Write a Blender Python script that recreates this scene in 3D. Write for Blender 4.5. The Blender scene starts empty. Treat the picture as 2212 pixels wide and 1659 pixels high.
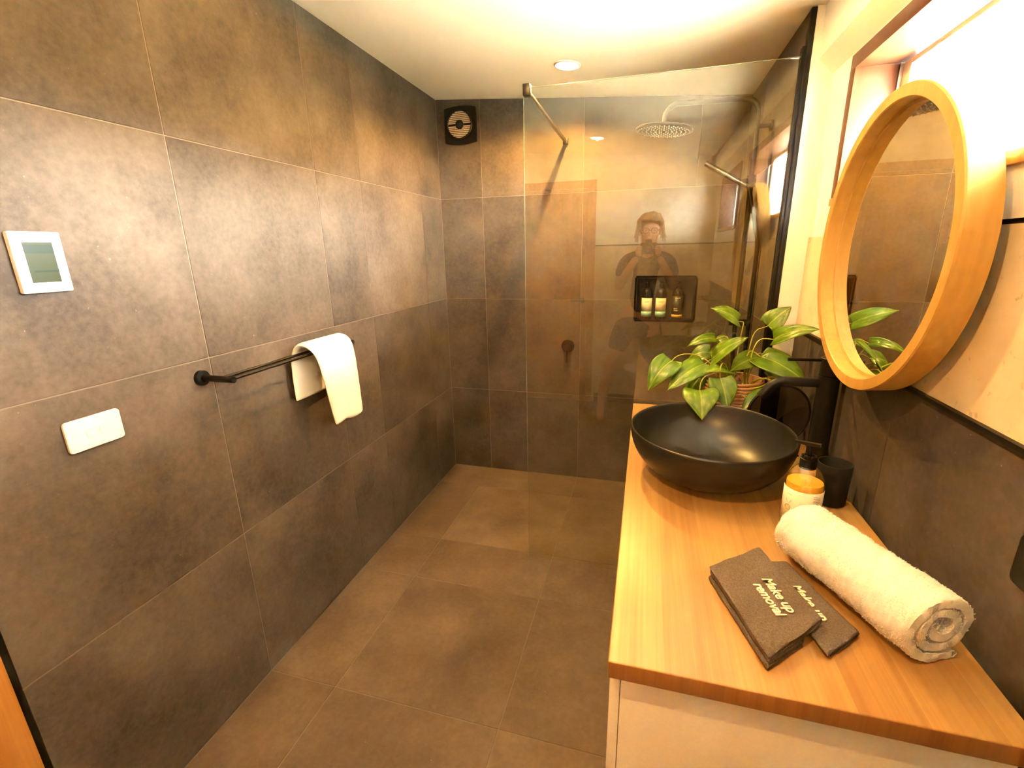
import bpy, bmesh, math, random
from mathutils import Vector, Matrix, noise
from math import pi, sin, cos, radians
S = bpy.context.scene
C = S.collection
random.seed(7)

# ------------------------------------------------------------------ camera
cam_d = bpy.data.cameras.new('camera_view'); cam = bpy.data.objects.new('camera_view', cam_d); C.objects.link(cam)
CR, CU, CF = Vector((.9627, .26986, -.0196)), Vector((-.05574, .26866, .96162)), Vector((-.26477, .92466, -.27368))
CAM = Vector((1.24426, -2.84242, 1.46209))
m = Matrix((CR, CU, -CF)).transposed().to_4x4(); m.translation = CAM
cam.matrix_world = m
cam_d.sensor_width = 36; cam_d.lens = 16.4466; cam_d.clip_start = .004; cam_d.clip_end = 200
S.camera = cam

# ------------------------------------------------------------------ world, view
w = bpy.data.worlds.new('overcast_daylight'); S.world = w; w.use_nodes = True
bg = w.node_tree.nodes['Background']; bg.inputs[0].default_value = (1, .99, .96, 1); bg.inputs[1].default_value = 470/32
S.view_settings.view_transform = 'Standard'; S.view_settings.look = 'None'
S.view_settings.exposure = 5.0; S.view_settings.gamma = 1; S.view_settings.use_curve_mapping = False
WARM = (1.0, .52, .12)
LAMP_W = 28/32
# sun high outside; the patio roof keeps it off the window, the paving throws it back up
sun_d = bpy.data.lights.new('sun', 'SUN'); sun_d.energy = 34/32; sun_d.angle = radians(.6); sun_d.color = (1, .95, .86)
sun = bpy.data.objects.new('sun', sun_d); C.objects.link(sun); sun.rotation_euler = Vector((.60, -.25, .76)).to_track_quat('Z', 'Y').to_euler()

# room numbers (metres): left wall x=0, back wall y=0, floor z=0
WR = 1.78          # window wall
WS = 1.70          # shower side wall
YG = -.90          # glass screen
YR = -3.46         # rear wall
def ceil_z(x): return 2.316 - .0787*x
ZB = 1.487         # black shadow line
ZD = 1.173         # top of tiled dado
ZC = .84           # worktop top

# ------------------------------------------------------------------ materials
def new_mat(name):
    mt = bpy.data.materials.new(name); mt.use_nodes = True
    nt = mt.node_tree; b = nt.nodes['Principled BSDF']
    return mt, nt, b
def mat(name, col, rough=.5, metal=0, bump=0, bscale=200, spec=.5, sss=0, emit=None):
    mt, nt, b = new_mat(name)
    b.inputs['Base Color'].default_value = (*col, 1); b.inputs['Roughness'].default_value = rough
    b.inputs['Metallic'].default_value = metal; b.inputs['Specular IOR Level'].default_value = spec
    if emit: b.inputs['Emission Color'].default_value = (*emit[:3], 1); b.inputs['Emission Strength'].default_value = emit[3]
    tc = nt.nodes.new('ShaderNodeTexCoord'); n = nt.nodes.new('ShaderNodeTexNoise')
    n.inputs['Scale'].default_value = bscale; n.inputs['Detail'].default_value = 4
    nt.links.new(tc.outputs['Object'], n.inputs['Vector'])
    # a touch of procedural variation in tone
    mx = nt.nodes.new('ShaderNodeMix'); mx.data_type = 'RGBA'; mx.blend_type = 'MULTIPLY'
    mx.inputs[6].default_value = (*col, 1); mx.inputs[0].default_value = 1
    mr = nt.nodes.new('ShaderNodeMapRange'); mr.inputs[3].default_value = .93; mr.inputs[4].default_value = 1.07
    nt.links.new(n.outputs['Fac'], mr.inputs[0]); nt.links.new(mr.outputs[0], mx.inputs[7]); nt.links.new(mx.outputs[2], b.inputs['Base Color'])
    if bump:
        bp = nt.nodes.new('ShaderNodeBump'); bp.inputs['Strength'].default_value = bump; bp.inputs['Distance'].default_value = .002
        nt.links.new(n.outputs['Fac'], bp.inputs['Height']); nt.links.new(bp.outputs[0], b.inputs['Normal'])
    return mt
def ramp(nt, stops):
    r = nt.nodes.new('ShaderNodeValToRGB'); e = r.color_ramp.elements
    e[0].position, e[0].color = stops[0][0], (*stops[0][1], 1); e[1].position, e[1].color = stops[-1][0], (*stops[-1][1], 1)
    for p, c in stops[1:-1]:
        k = e.new(p); k.color = (*c, 1)
    return r
def tile_mat(name, dark, light, rough=.42):
    mt, nt, b = new_mat(name); L = nt.links
    tc = nt.nodes.new('ShaderNodeTexCoord'); ge = nt.nodes.new('ShaderNodeNewGeometry')
    sh = nt.nodes.new('ShaderNodeVectorMath'); sh.operation = 'MULTIPLY_ADD'
    sh.inputs[1].default_value = (7.3, 5.1, 9.7)
    L.new(ge.outputs['Random Per Island'], sh.inputs[0]); L.new(tc.outputs['Object'], sh.inputs[2])
    a = nt.nodes.new('ShaderNodeTexNoise'); a.inputs['Scale'].default_value = 3.2; a.inputs['Detail'].default_value = 9; a.inputs['Roughness'].default_value = .62
    c = nt.nodes.new('ShaderNodeTexNoise'); c.inputs['Scale'].default_value = 60; c.inputs['Detail'].default_value = 6; c.inputs['Roughness'].default_value = .7
    L.new(sh.outputs[0], a.inputs['Vector']); L.new(sh.outputs[0], c.inputs['Vector'])
    mx = nt.nodes.new('ShaderNodeMath'); mx.operation = 'MULTIPLY_ADD'; mx.inputs[1].default_value = .30
    L.new(c.outputs['Fac'], mx.inputs[0])
    sc = nt.nodes.new('ShaderNodeMath'); sc.operation = 'MULTIPLY'; sc.inputs[1].default_value = .7; L.new(a.outputs['Fac'], sc.inputs[0]); L.new(sc.outputs[0], mx.inputs[2])
    r = ramp(nt, [(.34, dark), (.5, tuple((x+y)/2*.97 for x, y in zip(dark, light))), (.68, light)])
    L.new(mx.outputs[0], r.inputs[0])
    mul = nt.nodes.new('ShaderNodeMix'); mul.data_type = 'RGBA'; mul.blend_type = 'MULTIPLY'; mul.inputs[0].default_value = 1
    mr = nt.nodes.new('ShaderNodeMapRange'); mr.inputs[3].default_value = .85; mr.inputs[4].default_value = 1.15
    L.new(ge.outputs['Random Per Island'], mr.inputs[0]); L.new(r.outputs[0], mul.inputs[6]); L.new(mr.outputs[0], mul.inputs[7])
    # pale specks
    v = nt.nodes.new('ShaderNodeTexNoise'); v.inputs['Scale'].default_value = 95; v.inputs['Detail'].default_value = 2; L.new(sh.outputs[0], v.inputs['Vector'])
    vr = nt.nodes.new('ShaderNodeMapRange'); vr.inputs[1].default_value = .74; vr.inputs[2].default_value = .80; L.new(v.outputs['Fac'], vr.inputs[0])
    sp = nt.nodes.new('ShaderNodeMix'); sp.data_type = 'RGBA'; sp.inputs[7].default_value = (*[min(1, x*1.9) for x in light], 1)
    vs = nt.nodes.new('ShaderNodeMath'); vs.operation = 'MULTIPLY'; vs.inputs[1].default_value = .6; L.new(vr.outputs[0], vs.inputs[0])
    L.new(vs.outputs[0], sp.inputs[0]); L.new(mul.outputs[2], sp.inputs[6]); L.new(sp.outputs[2], b.inputs['Base Color'])
    rr = nt.nodes.new('ShaderNodeMapRange'); rr.inputs[3].default_value = rough-.06; rr.inputs[4].default_value = rough+.12; L.new(a.outputs['Fac'], rr.inputs[0]); L.new(rr.outputs[0], b.inputs['Roughness'])
    bp = nt.nodes.new('ShaderNodeBump'); bp.inputs['Strength'].default_value = .12; bp.inputs['Distance'].default_value = .003
    L.new(mx.outputs[0], bp.inputs['Height']); L.new(bp.outputs[0], b.inputs['Normal'])
    b.inputs['Specular IOR Level'].default_value = .2
    return mt
def wood_mat(name, dark, light, axis='y', stave=.085, rough=.35, scale=1.0):
    """laminated staves running along an axis, each with its own tone, fine grain lines"""
    mt, nt, b = new_mat(name); L = nt.links
    tc = nt.nodes.new('ShaderNodeTexCoord'); sx = nt.nodes.new('ShaderNodeSeparateXYZ'); L.new(tc.outputs['Object'], sx.inputs[0])
    al, ac = {'y': ('Y', 'X'), 'x': ('X', 'Y'), 'z': ('Z', 'Y')}[axis]
    d = nt.nodes.new('ShaderNodeMath'); d.operation = 'DIVIDE'; d.inputs[1].default_value = stave; L.new(sx.outputs[ac], d.inputs[0])
    fl = nt.nodes.new('ShaderNodeMath'); fl.operation = 'FLOOR'; L.new(d.outputs[0], fl.inputs[0])
    wn = nt.nodes.new('ShaderNodeTexWhiteNoise'); wn.noise_dimensions = '1D'; L.new(fl.outputs[0], wn.inputs['W'])
    mp = nt.nodes.new('ShaderNodeMapping'); st = {'y': (38, 1.6, 38), 'x': (1.6, 38, 38), 'z': (38, 38, 1.6)}[axis]
    mp.inputs['Scale'].default_value = [k*scale for k in st]
    ad = nt.nodes.new('ShaderNodeVectorMath'); ad.operation = 'MULTIPLY_ADD'; ad.inputs[1].default_value = (3, 5, 2)
    L.new(wn.outputs['Color'], ad.inputs[0]); L.new(tc.outputs['Object'], ad.inputs[2]); L.new(ad.outputs[0], mp.inputs[0])
    g = nt.nodes.new('ShaderNodeTexNoise'); g.inputs['Scale'].default_value = 1.0; g.inputs['Detail'].default_value = 5; g.inputs['Distortion'].default_value = .6; L.new(mp.outputs[0], g.inputs['Vector'])
    mp2 = nt.nodes.new('ShaderNodeMapping'); mp2.inputs['Scale'].default_value = [k*5*scale if k > 10 else k*1.5*scale for k in st]; L.new(ad.outputs[0], mp2.inputs[0])
    g2 = nt.nodes.new('ShaderNodeTexNoise'); g2.inputs['Scale'].default_value = 1.0; g2.inputs['Detail'].default_value = 3; L.new(mp2.outputs[0], g2.inputs['Vector'])
    s1 = nt.nodes.new('ShaderNodeMath'); s1.operation = 'MULTIPLY_ADD'; s1.inputs[1].default_value = .55; L.new(g.outputs['Fac'], s1.inputs[0])
    s2 = nt.nodes.new('ShaderNodeMath'); s2.operation = 'MULTIPLY_ADD'; s2.inputs[1].default_value = .35; L.new(g2.outputs['Fac'], s2.inputs[0])
    s3 = nt.nodes.new('ShaderNodeMath'); s3.operation = 'MULTIPLY'; s3.inputs[1].default_value = .22; L.new(wn.outputs['Value'], s3.inputs[0])
    L.new(s3.outputs[0], s2.inputs[2]); L.new(s2.outputs[0], s1.inputs[2])
    r = ramp(nt, [(.32, dark), (.78, light)]); L.new(s1.outputs[0], r.inputs[0]); L.new(r.outputs[0], b.inputs['Base Color'])
    b.inputs['Roughness'].default_value = rough
    bp = nt.nodes.new('ShaderNodeBump'); bp.inputs['Strength'].default_value = .05; bp.inputs['Distance'].default_value = .002; L.new(g2.outputs['Fac'], bp.inputs['Height']); L.new(bp.outputs[0], b.inputs['Normal'])
    return mt
def glass_mat(name, tint=(1, 1, 1), f0=.04, rough=0.0):
    """thin sheet: clear transmission plus a Schlick reflection, the same for every ray"""
    mt = bpy.data.materials.new(name); mt.use_nodes = True; nt = mt.node_tree; nt.nodes.clear(); L = nt.links
    o = nt.nodes.new('ShaderNodeOutputMaterial'); t = nt.nodes.new('ShaderNodeBsdfTransparent'); t.inputs[0].default_value = (*tint, 1)
    g = nt.nodes.new('ShaderNodeBsdfGlossy'); g.inputs['Roughness'].default_value = rough; g.inputs['Color'].default_value = (1, 1, 1, 1)
    lw = nt.nodes.new('ShaderNodeLayerWeight'); p = nt.nodes.new('ShaderNodeMath'); p.operation = 'POWER'; p.inputs[1].default_value = 5; L.new(lw.outputs['Facing'], p.inputs[0])
    lw.inputs['Blend'].default_value = .5
    k = nt.nodes.new('ShaderNodeMath'); k.operation = 'MULTIPLY_ADD'; k.inputs[1].default_value = 1-f0; k.inputs[2].default_value = f0; L.new(p.outputs[0], k.inputs[0])
    mx = nt.nodes.new('ShaderNodeMixShader'); L.new(k.outputs[0], mx.inputs[0]); L.new(t.outputs[0], mx.inputs[1]); L.new(g.outputs[0], mx.inputs[2]); L.new(mx.outputs[0], o.inputs[0])
    return mt
def plaster_mat(name, c1, c2):
    mt, nt, b = new_mat(name); L = nt.links
    tc = nt.nodes.new('ShaderNodeTexCoord')
    a = nt.nodes.new('ShaderNodeTexNoise'); a.inputs['Scale'].default_value = 6; a.inputs['Detail'].default_value = 8; L.new(tc.outputs['Object'], a.inputs['Vector'])
    s = nt.nodes.new('ShaderNodeTexNoise'); s.inputs['Scale'].default_value = 46; s.inputs['Detail'].default_value = 3; L.new(tc.outputs['Object'], s.inputs['Vector'])
    r = ramp(nt, [(.3, c1), (.7, c2)]); L.new(a.outputs['Fac'], r.inputs[0])
    pit = nt.nodes.new('ShaderNodeMapRange'); pit.inputs[1].default_value = .36; pit.inputs[2].default_value = .29; L.new(s.outputs['Fac'], pit.inputs[0])
    mx = nt.nodes.new('ShaderNodeMix'); mx.data_type = 'RGBA'; mx.inputs[7].default_value = (*[x*.55 for x in c1], 1)
    pm = nt.nodes.new('ShaderNodeMath'); pm.operation = 'MULTIPLY'; pm.inputs[1].default_value = .55; L.new(pit.outputs[0], pm.inputs[0]); L.new(pm.outputs[0], mx.inputs[0])
    L.new(r.outputs[0], mx.inputs[6]); L.new(mx.outputs[2], b.inputs['Base Color']); b.inputs['Roughness'].default_value = .8
    bp = nt.nodes.new('ShaderNodeBump'); bp.inputs['Strength'].default_value = .25; bp.inputs['Distance'].default_value = .003; L.new(s.outputs['Fac'], bp.inputs['Height']); L.new(bp.outputs[0], b.inputs['Normal'])
    return mt
def leaf_mat(name, c1, c2, varieg):
    mt, nt, b = new_mat(name); L = nt.links
    tc = nt.nodes.new('ShaderNodeTexCoord'); mp = nt.nodes.new('ShaderNodeMapping'); L.new(tc.outputs['UV'], mp.inputs[0])
    oi = nt.nodes.new('ShaderNodeObjectInfo'); L.new(oi.outputs['Random'], mp.inputs['Location'])
    mp.inputs['Scale'].default_value = (1.6, 2.4, 1)
    n = nt.nodes.new('ShaderNodeTexNoise'); n.inputs['Scale'].default_value = 2.2; n.inputs['Detail'].default_value = 5; L.new(mp.outputs[0], n.inputs['Vector'])
    r = ramp(nt, [(.35, c1), (.65, c2)]); L.new(n.outputs['Fac'], r.inputs[0])
    vr = nt.nodes.new('ShaderNodeMapRange'); vr.inputs[1].default_value = .60-.12*varieg; vr.inputs[2].default_value = .68-.1*varieg; L.new(n.outputs['Fac'], vr.inputs[0])
    vm = nt.nodes.new('ShaderNodeMath'); vm.operation = 'MULTIPLY'; vm.inputs[1].default_value = .8*min(1, varieg); L.new(vr.outputs[0], vm.inputs[0])
    mx = nt.nodes.new('ShaderNodeMix'); mx.data_type = 'RGBA'; mx.inputs[7].default_value = (.52, .56, .14, 1); L.new(vm.outputs[0], mx.inputs[0]); L.new(r.outputs[0], mx.inputs[6])
    # pale midrib, UV.y = 0.5
    su = nt.nodes.new('ShaderNodeSeparateXYZ'); L.new(tc.outputs['UV'], su.inputs[0])
    ab = nt.nodes.new('ShaderNodeMath'); ab.operation = 'SUBTRACT'; ab.inputs[1].default_value = .5; L.new(su.outputs['Y'], ab.inputs[0])
    a2 = nt.nodes.new('ShaderNodeMath'); a2.operation = 'ABSOLUTE'; L.new(ab.outputs[0], a2.inputs[0])
    mr = nt.nodes.new('ShaderNodeMapRange'); mr.inputs[1].default_value = .03; mr.inputs[2].default_value = .012; mr.inputs[4].default_value = .4; L.new(a2.outputs[0], mr.inputs[0])
    m2 = nt.nodes.new('ShaderNodeMix'); m2.data_type = 'RGBA'; m2.inputs[7].default_value = (.50, .58, .08, 1); L.new(mr.outputs[0], m2.inputs[0]); L.new(mx.outputs[2], m2.inputs[6])
    L.new(m2.outputs[2], b.inputs['Base Color']); b.inputs['Roughness'].default_value = .30; b.inputs['Specular IOR Level'].default_value = .5
    tr = nt.nodes.new('ShaderNodeBsdfTranslucent'); L.new(m2.outputs[2], tr.inputs[0])
    ms = nt.nodes.new('ShaderNodeMixShader'); ms.inputs[0].default_value = .25; L.new(b.outputs[0], ms.inputs[1]); L.new(tr.outputs[0], ms.inputs[2]); L.new(ms.outputs[0], nt.nodes['Material Output'].inputs[0])
    return mt

M = {}
M['tile'] = tile_mat('grey_brown_stone_tile', (.045, .035, .026), (.135, .109, .083), .7)
M['floor_tile'] = tile_mat('brown_floor_tile', (.090, .062, .037), (.188, .138, .088), .55)
M['grout'] = mat('sand_grout', (.185, .150, .108), .85)
M['white_paint'] = mat('white_wall_paint', (.80, .77, .70), .6)
M['ceiling_paint'] = mat('ceiling_paint', (.82, .78, .68), .75)
M['plaster'] = plaster_mat('tan_cement_plaster', (.56, .46, .28), (.70, .58, .38))
M['black_line'] = mat('black_shadow_gap', (.012, .011, .010), .6)
M['black_metal'] = mat('matte_black_metal', (.0065, .006, .0055), .42, spec=.28)
M['black_ceramic'] = mat('matte_black_ceramic', (.013, .012, .010), .34, spec=.5)
M['black_plastic'] = mat('black_plastic', (.006, .0055, .005), .38, spec=.25)
M['dark_rubber'] = mat('charcoal_tumbler', (.013, .013, .013), .55, spec=.3)
M['counter'] = wood_mat('laminated_ash_worktop', (.285, .130, .030), (.47, .268, .078), 'y')
M['counter_edge'] = wood_mat('end_grain', (.20, .078, .017), (.38, .18, .048), 'z', .085, .45)
M['mirror_wood'] = wood_mat('pale_oak', (.37, .20, .036), (.53, .32, .072), 'z', .16, .45, .5)
M['red_timber'] = wood_mat('reddish_timber', (.075, .027, .011), (.14, .056, .025), 'z', .4, .4)
M['glare_timber'] = mat('timber_with_glare', (.74, .60, .50), .5)  # sash timber with the window glare put into its colour
M['door_timber'] = wood_mat('orange_timber_door', (.34, .14, .03), (.58, .28, .07), 'z', .4, .4)
M['white_plastic'] = mat('white_plastic', (.66, .65, .63), .35)
M['towel'] = mat('white_terry', (.76, .74, .70), .95, bump=.5, bscale=700, spec=.1)
M['grey_cloth'] = mat('charcoal_terry', (.130, .104, .080), .95, bump=.7, bscale=380, spec=.1)
for n_ in M['grey_cloth'].node_tree.nodes:
    if n_.type == 'MAP_RANGE': n_.inputs[1].default_value, n_.inputs[2].default_value, n_.inputs[3].default_value, n_.inputs[4].default_value = .3, .7, .72, 1.28
M['cream_thread'] = mat('cream_thread', (.85, .78, .62), .8)
M['cabinet'] = mat('cream_cabinet', (.78, .74, .66), .45)
M['screen_glass'] = glass_mat('shower_glass', (.955, .97, .945), .055)
M['glass_edge'] = mat('green_glass_edge', (.30, .36, .26), .15)
M['pane'] = glass_mat('window_pane', (.98, .985, .98), .04)
M['bottle_glass'] = glass_mat('clear_bottle_plastic', (.95, .92, .86), .085)
M['mirror'] = mat('silvered_mirror', (.88, .88, .86), 0.0, 1.0); 
M['mirror'].node_tree.nodes['Principled BSDF'].inputs['Roughness'].default_value = 0.0
M['dark_mirror'] = mat('smoked_mirror', (.30, .28, .25), .03, 1.0)
M['chrome'] = mat('brushed_nickel', (.42, .40, .36), .25, 1.0)
M['gunmetal'] = mat('gunmetal', (.16, .145, .125), .35, 1.0)
M['basket'] = mat('woven_seagrass', (.38, .20, .085), .75, bump=.6, bscale=260)
M['soil'] = mat('dark_soil', (.05, .035, .02), .95)
M['stem'] = mat('yellow_green_stem', (.36, .38, .05), .45)
M['leaf'] = leaf_mat('pothos_leaf', (.072, .160, .004), (.130, .235, .007), .02)
M['leaf_pale'] = leaf_mat('pothos_leaf_variegated', (.085, .18, .005), (.165, .28, .010), .30)
M['amber'] = mat('dark_amber_bottle', (.012, .009, .006), .12)
M['label_cream'] = mat('cream_label', (.80, .74, .58), .5)
M['label_teal'] = mat('teal_label_band', (.24, .50, .44), .5)
M['label_orange'] = mat('orange_label_band', (.70, .40, .12), .5)
M['label_dark'] = mat('dark_label', (.030, .026, .022), .45)
M['print_grey'] = mat('pale_brown_print', (.42, .34, .22), .6)
M['print_green'] = mat('olive_print', (.40, .42, .06), .6)
M['liquid'] = mat('amber_liquid_soap', (.80, .46, .04), .25)
M['lcd'] = mat('green_display', (.024, .032, .010), .3, spec=.2)
M['lcd_band'] = mat('green_display_dark', (.010, .022, .010), .3, spec=.2)
M['skin'] = mat('skin', (.62, .36, .24), .5)
M['lips'] = mat('lips', (.45, .20, .16), .5)
M['hair'] = mat('sandy_hair', (.30, .19, .09), .6)
M['shirt'] = mat('dark_cotton', (.035, .03, .03), .9)
M['shorts'] = mat('dark_shorts', (.05, .045, .045), .9)
M['toilet'] = mat('white_porcelain', (.82, .80, .76), .12)
M['fan_grey'] = mat('pale_fan_louvre', (.62, .50, .36), .35)
M['lamp_glow'] = mat('glowing_lamp_lens', (1, 1, 1), .5, emit=(1, .80, .50, 2.0))
M['deck'] = mat('pale_concrete', (.64, .55, .40), .9)
M['grass'] = mat('dark_lawn', (.045, .06, .025), .95)  # evenly dark grass green
M['outside_timber'] = mat('outdoor_timber', (.34, .22, .12), .8)
M['roof_white'] = mat('white_roof_sheet', (.52, .50, .46), .5)

# ------------------------------------------------------------------ mesh helpers
class MB:
    def __init__(self): self.bm = bmesh.new(); self.mi = 0
    def _fin(self, geom_faces):
        for f in geom_faces: f.material_index = self.mi
    def box(self, x0, y0, z0, x1, y1, z1, bev=0, seg=2):
        x0, x1 = sorted((x0, x1)); y0, y1 = sorted((y0, y1)); z0, z1 = sorted((z0, z1))
        r = bmesh.ops.create_cube(self.bm, size=1)
        vs = r['verts']
        for v in vs: v.co = Vector((x0+(v.co.x+.5)*(x1-x0), y0+(v.co.y+.5)*(y1-y0), z0+(v.co.z+.5)*(z1-z0)))
        fs = set(f for v in vs for f in v.link_faces); self._fin(fs)
        if bev:
            es = list(set(e for v in vs for e in v.link_edges))
            rb = bmesh.ops.bevel(self.bm, geom=es, offset=bev, segments=seg, profile=.5, affect='EDGES'); self._fin(rb['faces'])
        return self
    def quad(self, a, b, c, d):
        f = self.bm.faces.new([self.bm.verts.new(p) for p in (a, b, c, d)]); f.material_index = self.mi; return self
    def hexa(self, p):
        """8 corners: bottom 4 then top 4, same order"""
        v = [self.bm.verts.new(q) for q in p]
        fs = [self.bm.faces.new([v[i] for i in k]) for k in ((3, 2, 1, 0), (4, 5, 6, 7), (0, 1, 5, 4), (1, 2, 6, 5), (2, 3, 7, 6), (3, 0, 4, 7))]
        self._fin(fs); return self
    def lathe(self, prof, n=48, c=(0, 0, 0), sx=1, sy=1, axis='z', caps=True):
        rows = []
        for r, h in prof:
            row = []
            for k in range(n):
                t = 2*pi*k/n; a, b = r*cos(t)*sx, r*sin(t)*sy
                p = {'z': (a, b, h), 'y': (a, h, b), 'x': (h, a, b)}[axis]
                row.append(self.bm.verts.new(Vector(p)+Vector(c)))
            rows.append(row)
        fs = []
        for i in range(len(rows)-1):
            for k in range(n): fs.append(self.bm.faces.new([rows[i][k], rows[i][(k+1) % n], rows[i+1][(k+1) % n], rows[i+1][k]]))
        if caps:
            if prof[0][0] > 1e-6: fs.append(self.bm.faces.new(rows[0][::-1]))
            if prof[-1][0] > 1e-6: fs.append(self.bm.faces.new(rows[-1]))
        self._fin(fs); return self
    def tube(self, pts, r, n=16, closed=False):
        pts = [Vector(p) for p in pts]; rad = r if isinstance(r, (list, tuple)) else [r]*len(pts)
        N = len(pts); rows = []; up = None
        for i, p in enumerate(pts):
            if closed: t = (pts[(i+1) % N]-pts[i-1])
            else: t = pts[min(i+1, N-1)]-pts[max(i-1, 0)]
            t.normalize()
            if up is None:
                up = Vector((0, 0, 1)) if abs(t.z) < .9 else Vector((1, 0, 0))
            up = (up - t*up.dot(t)); up.normalize(); sd = t.cross(up)
            rows.append([self.bm.verts.new(p+(up*cos(2*pi*k/n)+sd*sin(2*pi*k/n))*rad[i]) for k in range(n)])
        fs = []
        for i in range(N if closed else N-1):
            A, B = rows[i], rows[(i+1) % N]
            for k in range(n): fs.append(self.bm.faces.new([A[k], A[(k+1) % n], B[(k+1) % n], B[k]]))
        if not closed:
            fs.append(self.bm.faces.new(rows[0][::-1])); fs.append(self.bm.faces.new(rows[-1]))
        self._fin(fs); return self
    def prism(self, outline, d0, d1, axis='z'):
        f = {'z': lambda a, b, d: (a, b, d), 'y': lambda a, b, d: (a, d, b), 'x': lambda a, b, d: (d, a, b)}[axis]
        A = [self.bm.verts.new(f(a, b, d0)) for a, b in outline]; B = [self.bm.verts.new(f(a, b, d1)) for a, b in outline]
        n = len(A); fs = [self.bm.faces.new(A[::-1]), self.bm.faces.new(B)]
        for i in range(n): fs.append(self.bm.faces.new([A[i], A[(i+1) % n], B[(i+1) % n], B[i]]))
        self._fin(fs); return self
    def build(self, name, mats, parent=None, smooth=35, loc=None, weld=False):
        if weld: bmesh.ops.remove_doubles(self.bm, verts=self.bm.verts, dist=1e-6)
        bmesh.ops.recalc_face_normals(self.bm, faces=self.bm.faces)
        me = bpy.data.meshes.new(name); self.bm.to_mesh(me); self.bm.free()
        for x in (mats if isinstance(mats, (list, tuple)) else [mats]): me.materials.append(x)
        return link(name, me, parent, smooth, loc)
def link(name, me, parent=None, smooth=35, loc=None):
    if smooth:
        me.polygons.foreach_set('use_smooth', [True]*len(me.polygons)); me.set_sharp_from_angle(angle=radians(smooth))
    o = bpy.data.objects.new(name, me); C.objects.link(o)
    if parent: o.parent = parent
    if loc: o.location = loc
    return o
def thing(name, label, cat, loc=(0, 0, 0), rot=(0, 0, 0), group=None):
    o = bpy.data.objects.new(name, None); C.objects.link(o); o.empty_display_size = .05
    o.location = loc; o.rotation_euler = rot; o['label'] = label; o['category'] = cat
    if group: o['group'] = group
    return o
def tag(o, label, cat, group=None):
    o['label'] = label; o['category'] = cat
    if group: o['group'] = group
    return o
def struct(o, label=None):
    o['kind'] = 'structure'
    if label: o['label'] = label
    return o
def copy_thing(src, loc, label, rot=None):
    c = src.copy(); C.objects.link(c); c.location = loc; c['label'] = label
    if rot: c.rotation_euler = rot
    for ch in list(src.children):
        k = ch.copy(); C.objects.link(k); k.parent = c
        for g in list(ch.children):
            h = g.copy(); C.objects.link(h); h.parent = k
    return c
def arc(c, r, a0, a1, n, u, v):
    c, u, v = Vector(c), Vector(u), Vector(v)
    return [c+u*r*cos(a0+(a1-a0)*i/n)+v*r*sin(a0+(a1-a0)*i/n) for i in range(n+1)]
def rrect(x0, z0, x1, z1, r, n=5):
    out = []
    for cx, cz, a in ((x1-r, z0+r, -pi/2), (x1-r, z1-r, 0), (x0+r, z1-r, pi/2), (x0+r, z0+r, pi)):
        for i in range(n+1): t = a+pi/2*i/n; out.append((cx+r*cos(t), cz+r*sin(t)))
    return out
def text_obj(name, body, size, matrix, mt, parent=None, depth=.0004, sx=1.0, align='LEFT', shear=0):
    cu = bpy.data.curves.new(name, 'FONT'); cu.body = body; cu.size = size; cu.extrude = depth; cu.align_x = align; cu.shear = shear; cu.offset = size*.012
    t = bpy.data.objects.new(name, cu); C.objects.link(t)
    dg = bpy.context.evaluated_depsgraph_get(); me = bpy.data.meshes.new_from_object(t.evaluated_get(dg))
    bpy.data.objects.remove(t); bpy.data.curves.remove(cu)
    for v in me.vertices: v.co.x *= sx
    me.transform(matrix); me.materials.clear(); me.materials.append(mt)
    return link(name, me, parent, 0)

# ================================================================== SETTING
T8 = .008; GAP = .0014
def tiles_rect(mb, us, vs, f, skip=None):
    """bevelled tiles between cut lists; f(u, v, d) maps to the wall, d = distance out of the wall (0 = tile face)"""
    for i in range(len(us)-1):
        for j in range(len(vs)-1):
            if skip and skip(us[i], us[i+1], vs[j], vs[j+1]): continue
            a0, a1 = sorted((us[i], us[i+1])); b0, b1 = sorted((vs[j], vs[j+1]))
            a0 += GAP; a1 -= GAP; b0 += GAP; b1 -= GAP; e = .0012
            mb.hexa([f(a0, b0, -T8), f(a1, b0, -T8), f(a1, b1, -T8), f(a0, b1, -T8),
                     f(a0, b0, -e), f(a1, b0, -e), f(a1, b1, -e), f(a0, b1, -e)])
            mb.hexa([f(a0, b0, -e), f(a1, b0, -e), f(a1, b1, -e), f(a0, b1, -e),
                     f(a0+e, b0+e, 0), f(a1-e, b0+e, 0), f(a1-e, b1-e, 0), f(a0+e, b1-e, 0)])
ZS = [0, .573, 1.173, 1.773]
# floor
mb = MB(); mb.mi = 1; mb.box(-.2, YR-.2, -.12, WR+.2, .2, -.0018)
mb.mi = 0; tiles_rect(mb, [0, .27, .87, 1.47, WR+.01], [0, -.268, -.868, -1.174, -1.774, -2.374, -2.974, YR], lambda u, v, d: (u, v, d))
struct(mb.build('floor', [M['floor_tile'], M['grout']]))
# left wall
mb = MB(); mb.mi = 1; mb.box(-.12, -2.374, -.02, -.0018, .12, 2.45)
mb.mi = 0; tiles_rect(mb, [0, -.268, -.868, -1.174, -1.774, -2.374], ZS+[2.45], lambda u, v, d: (d, u, v))
struct(mb.build('wall_left', [M['tile'], M['grout']]))
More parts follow.
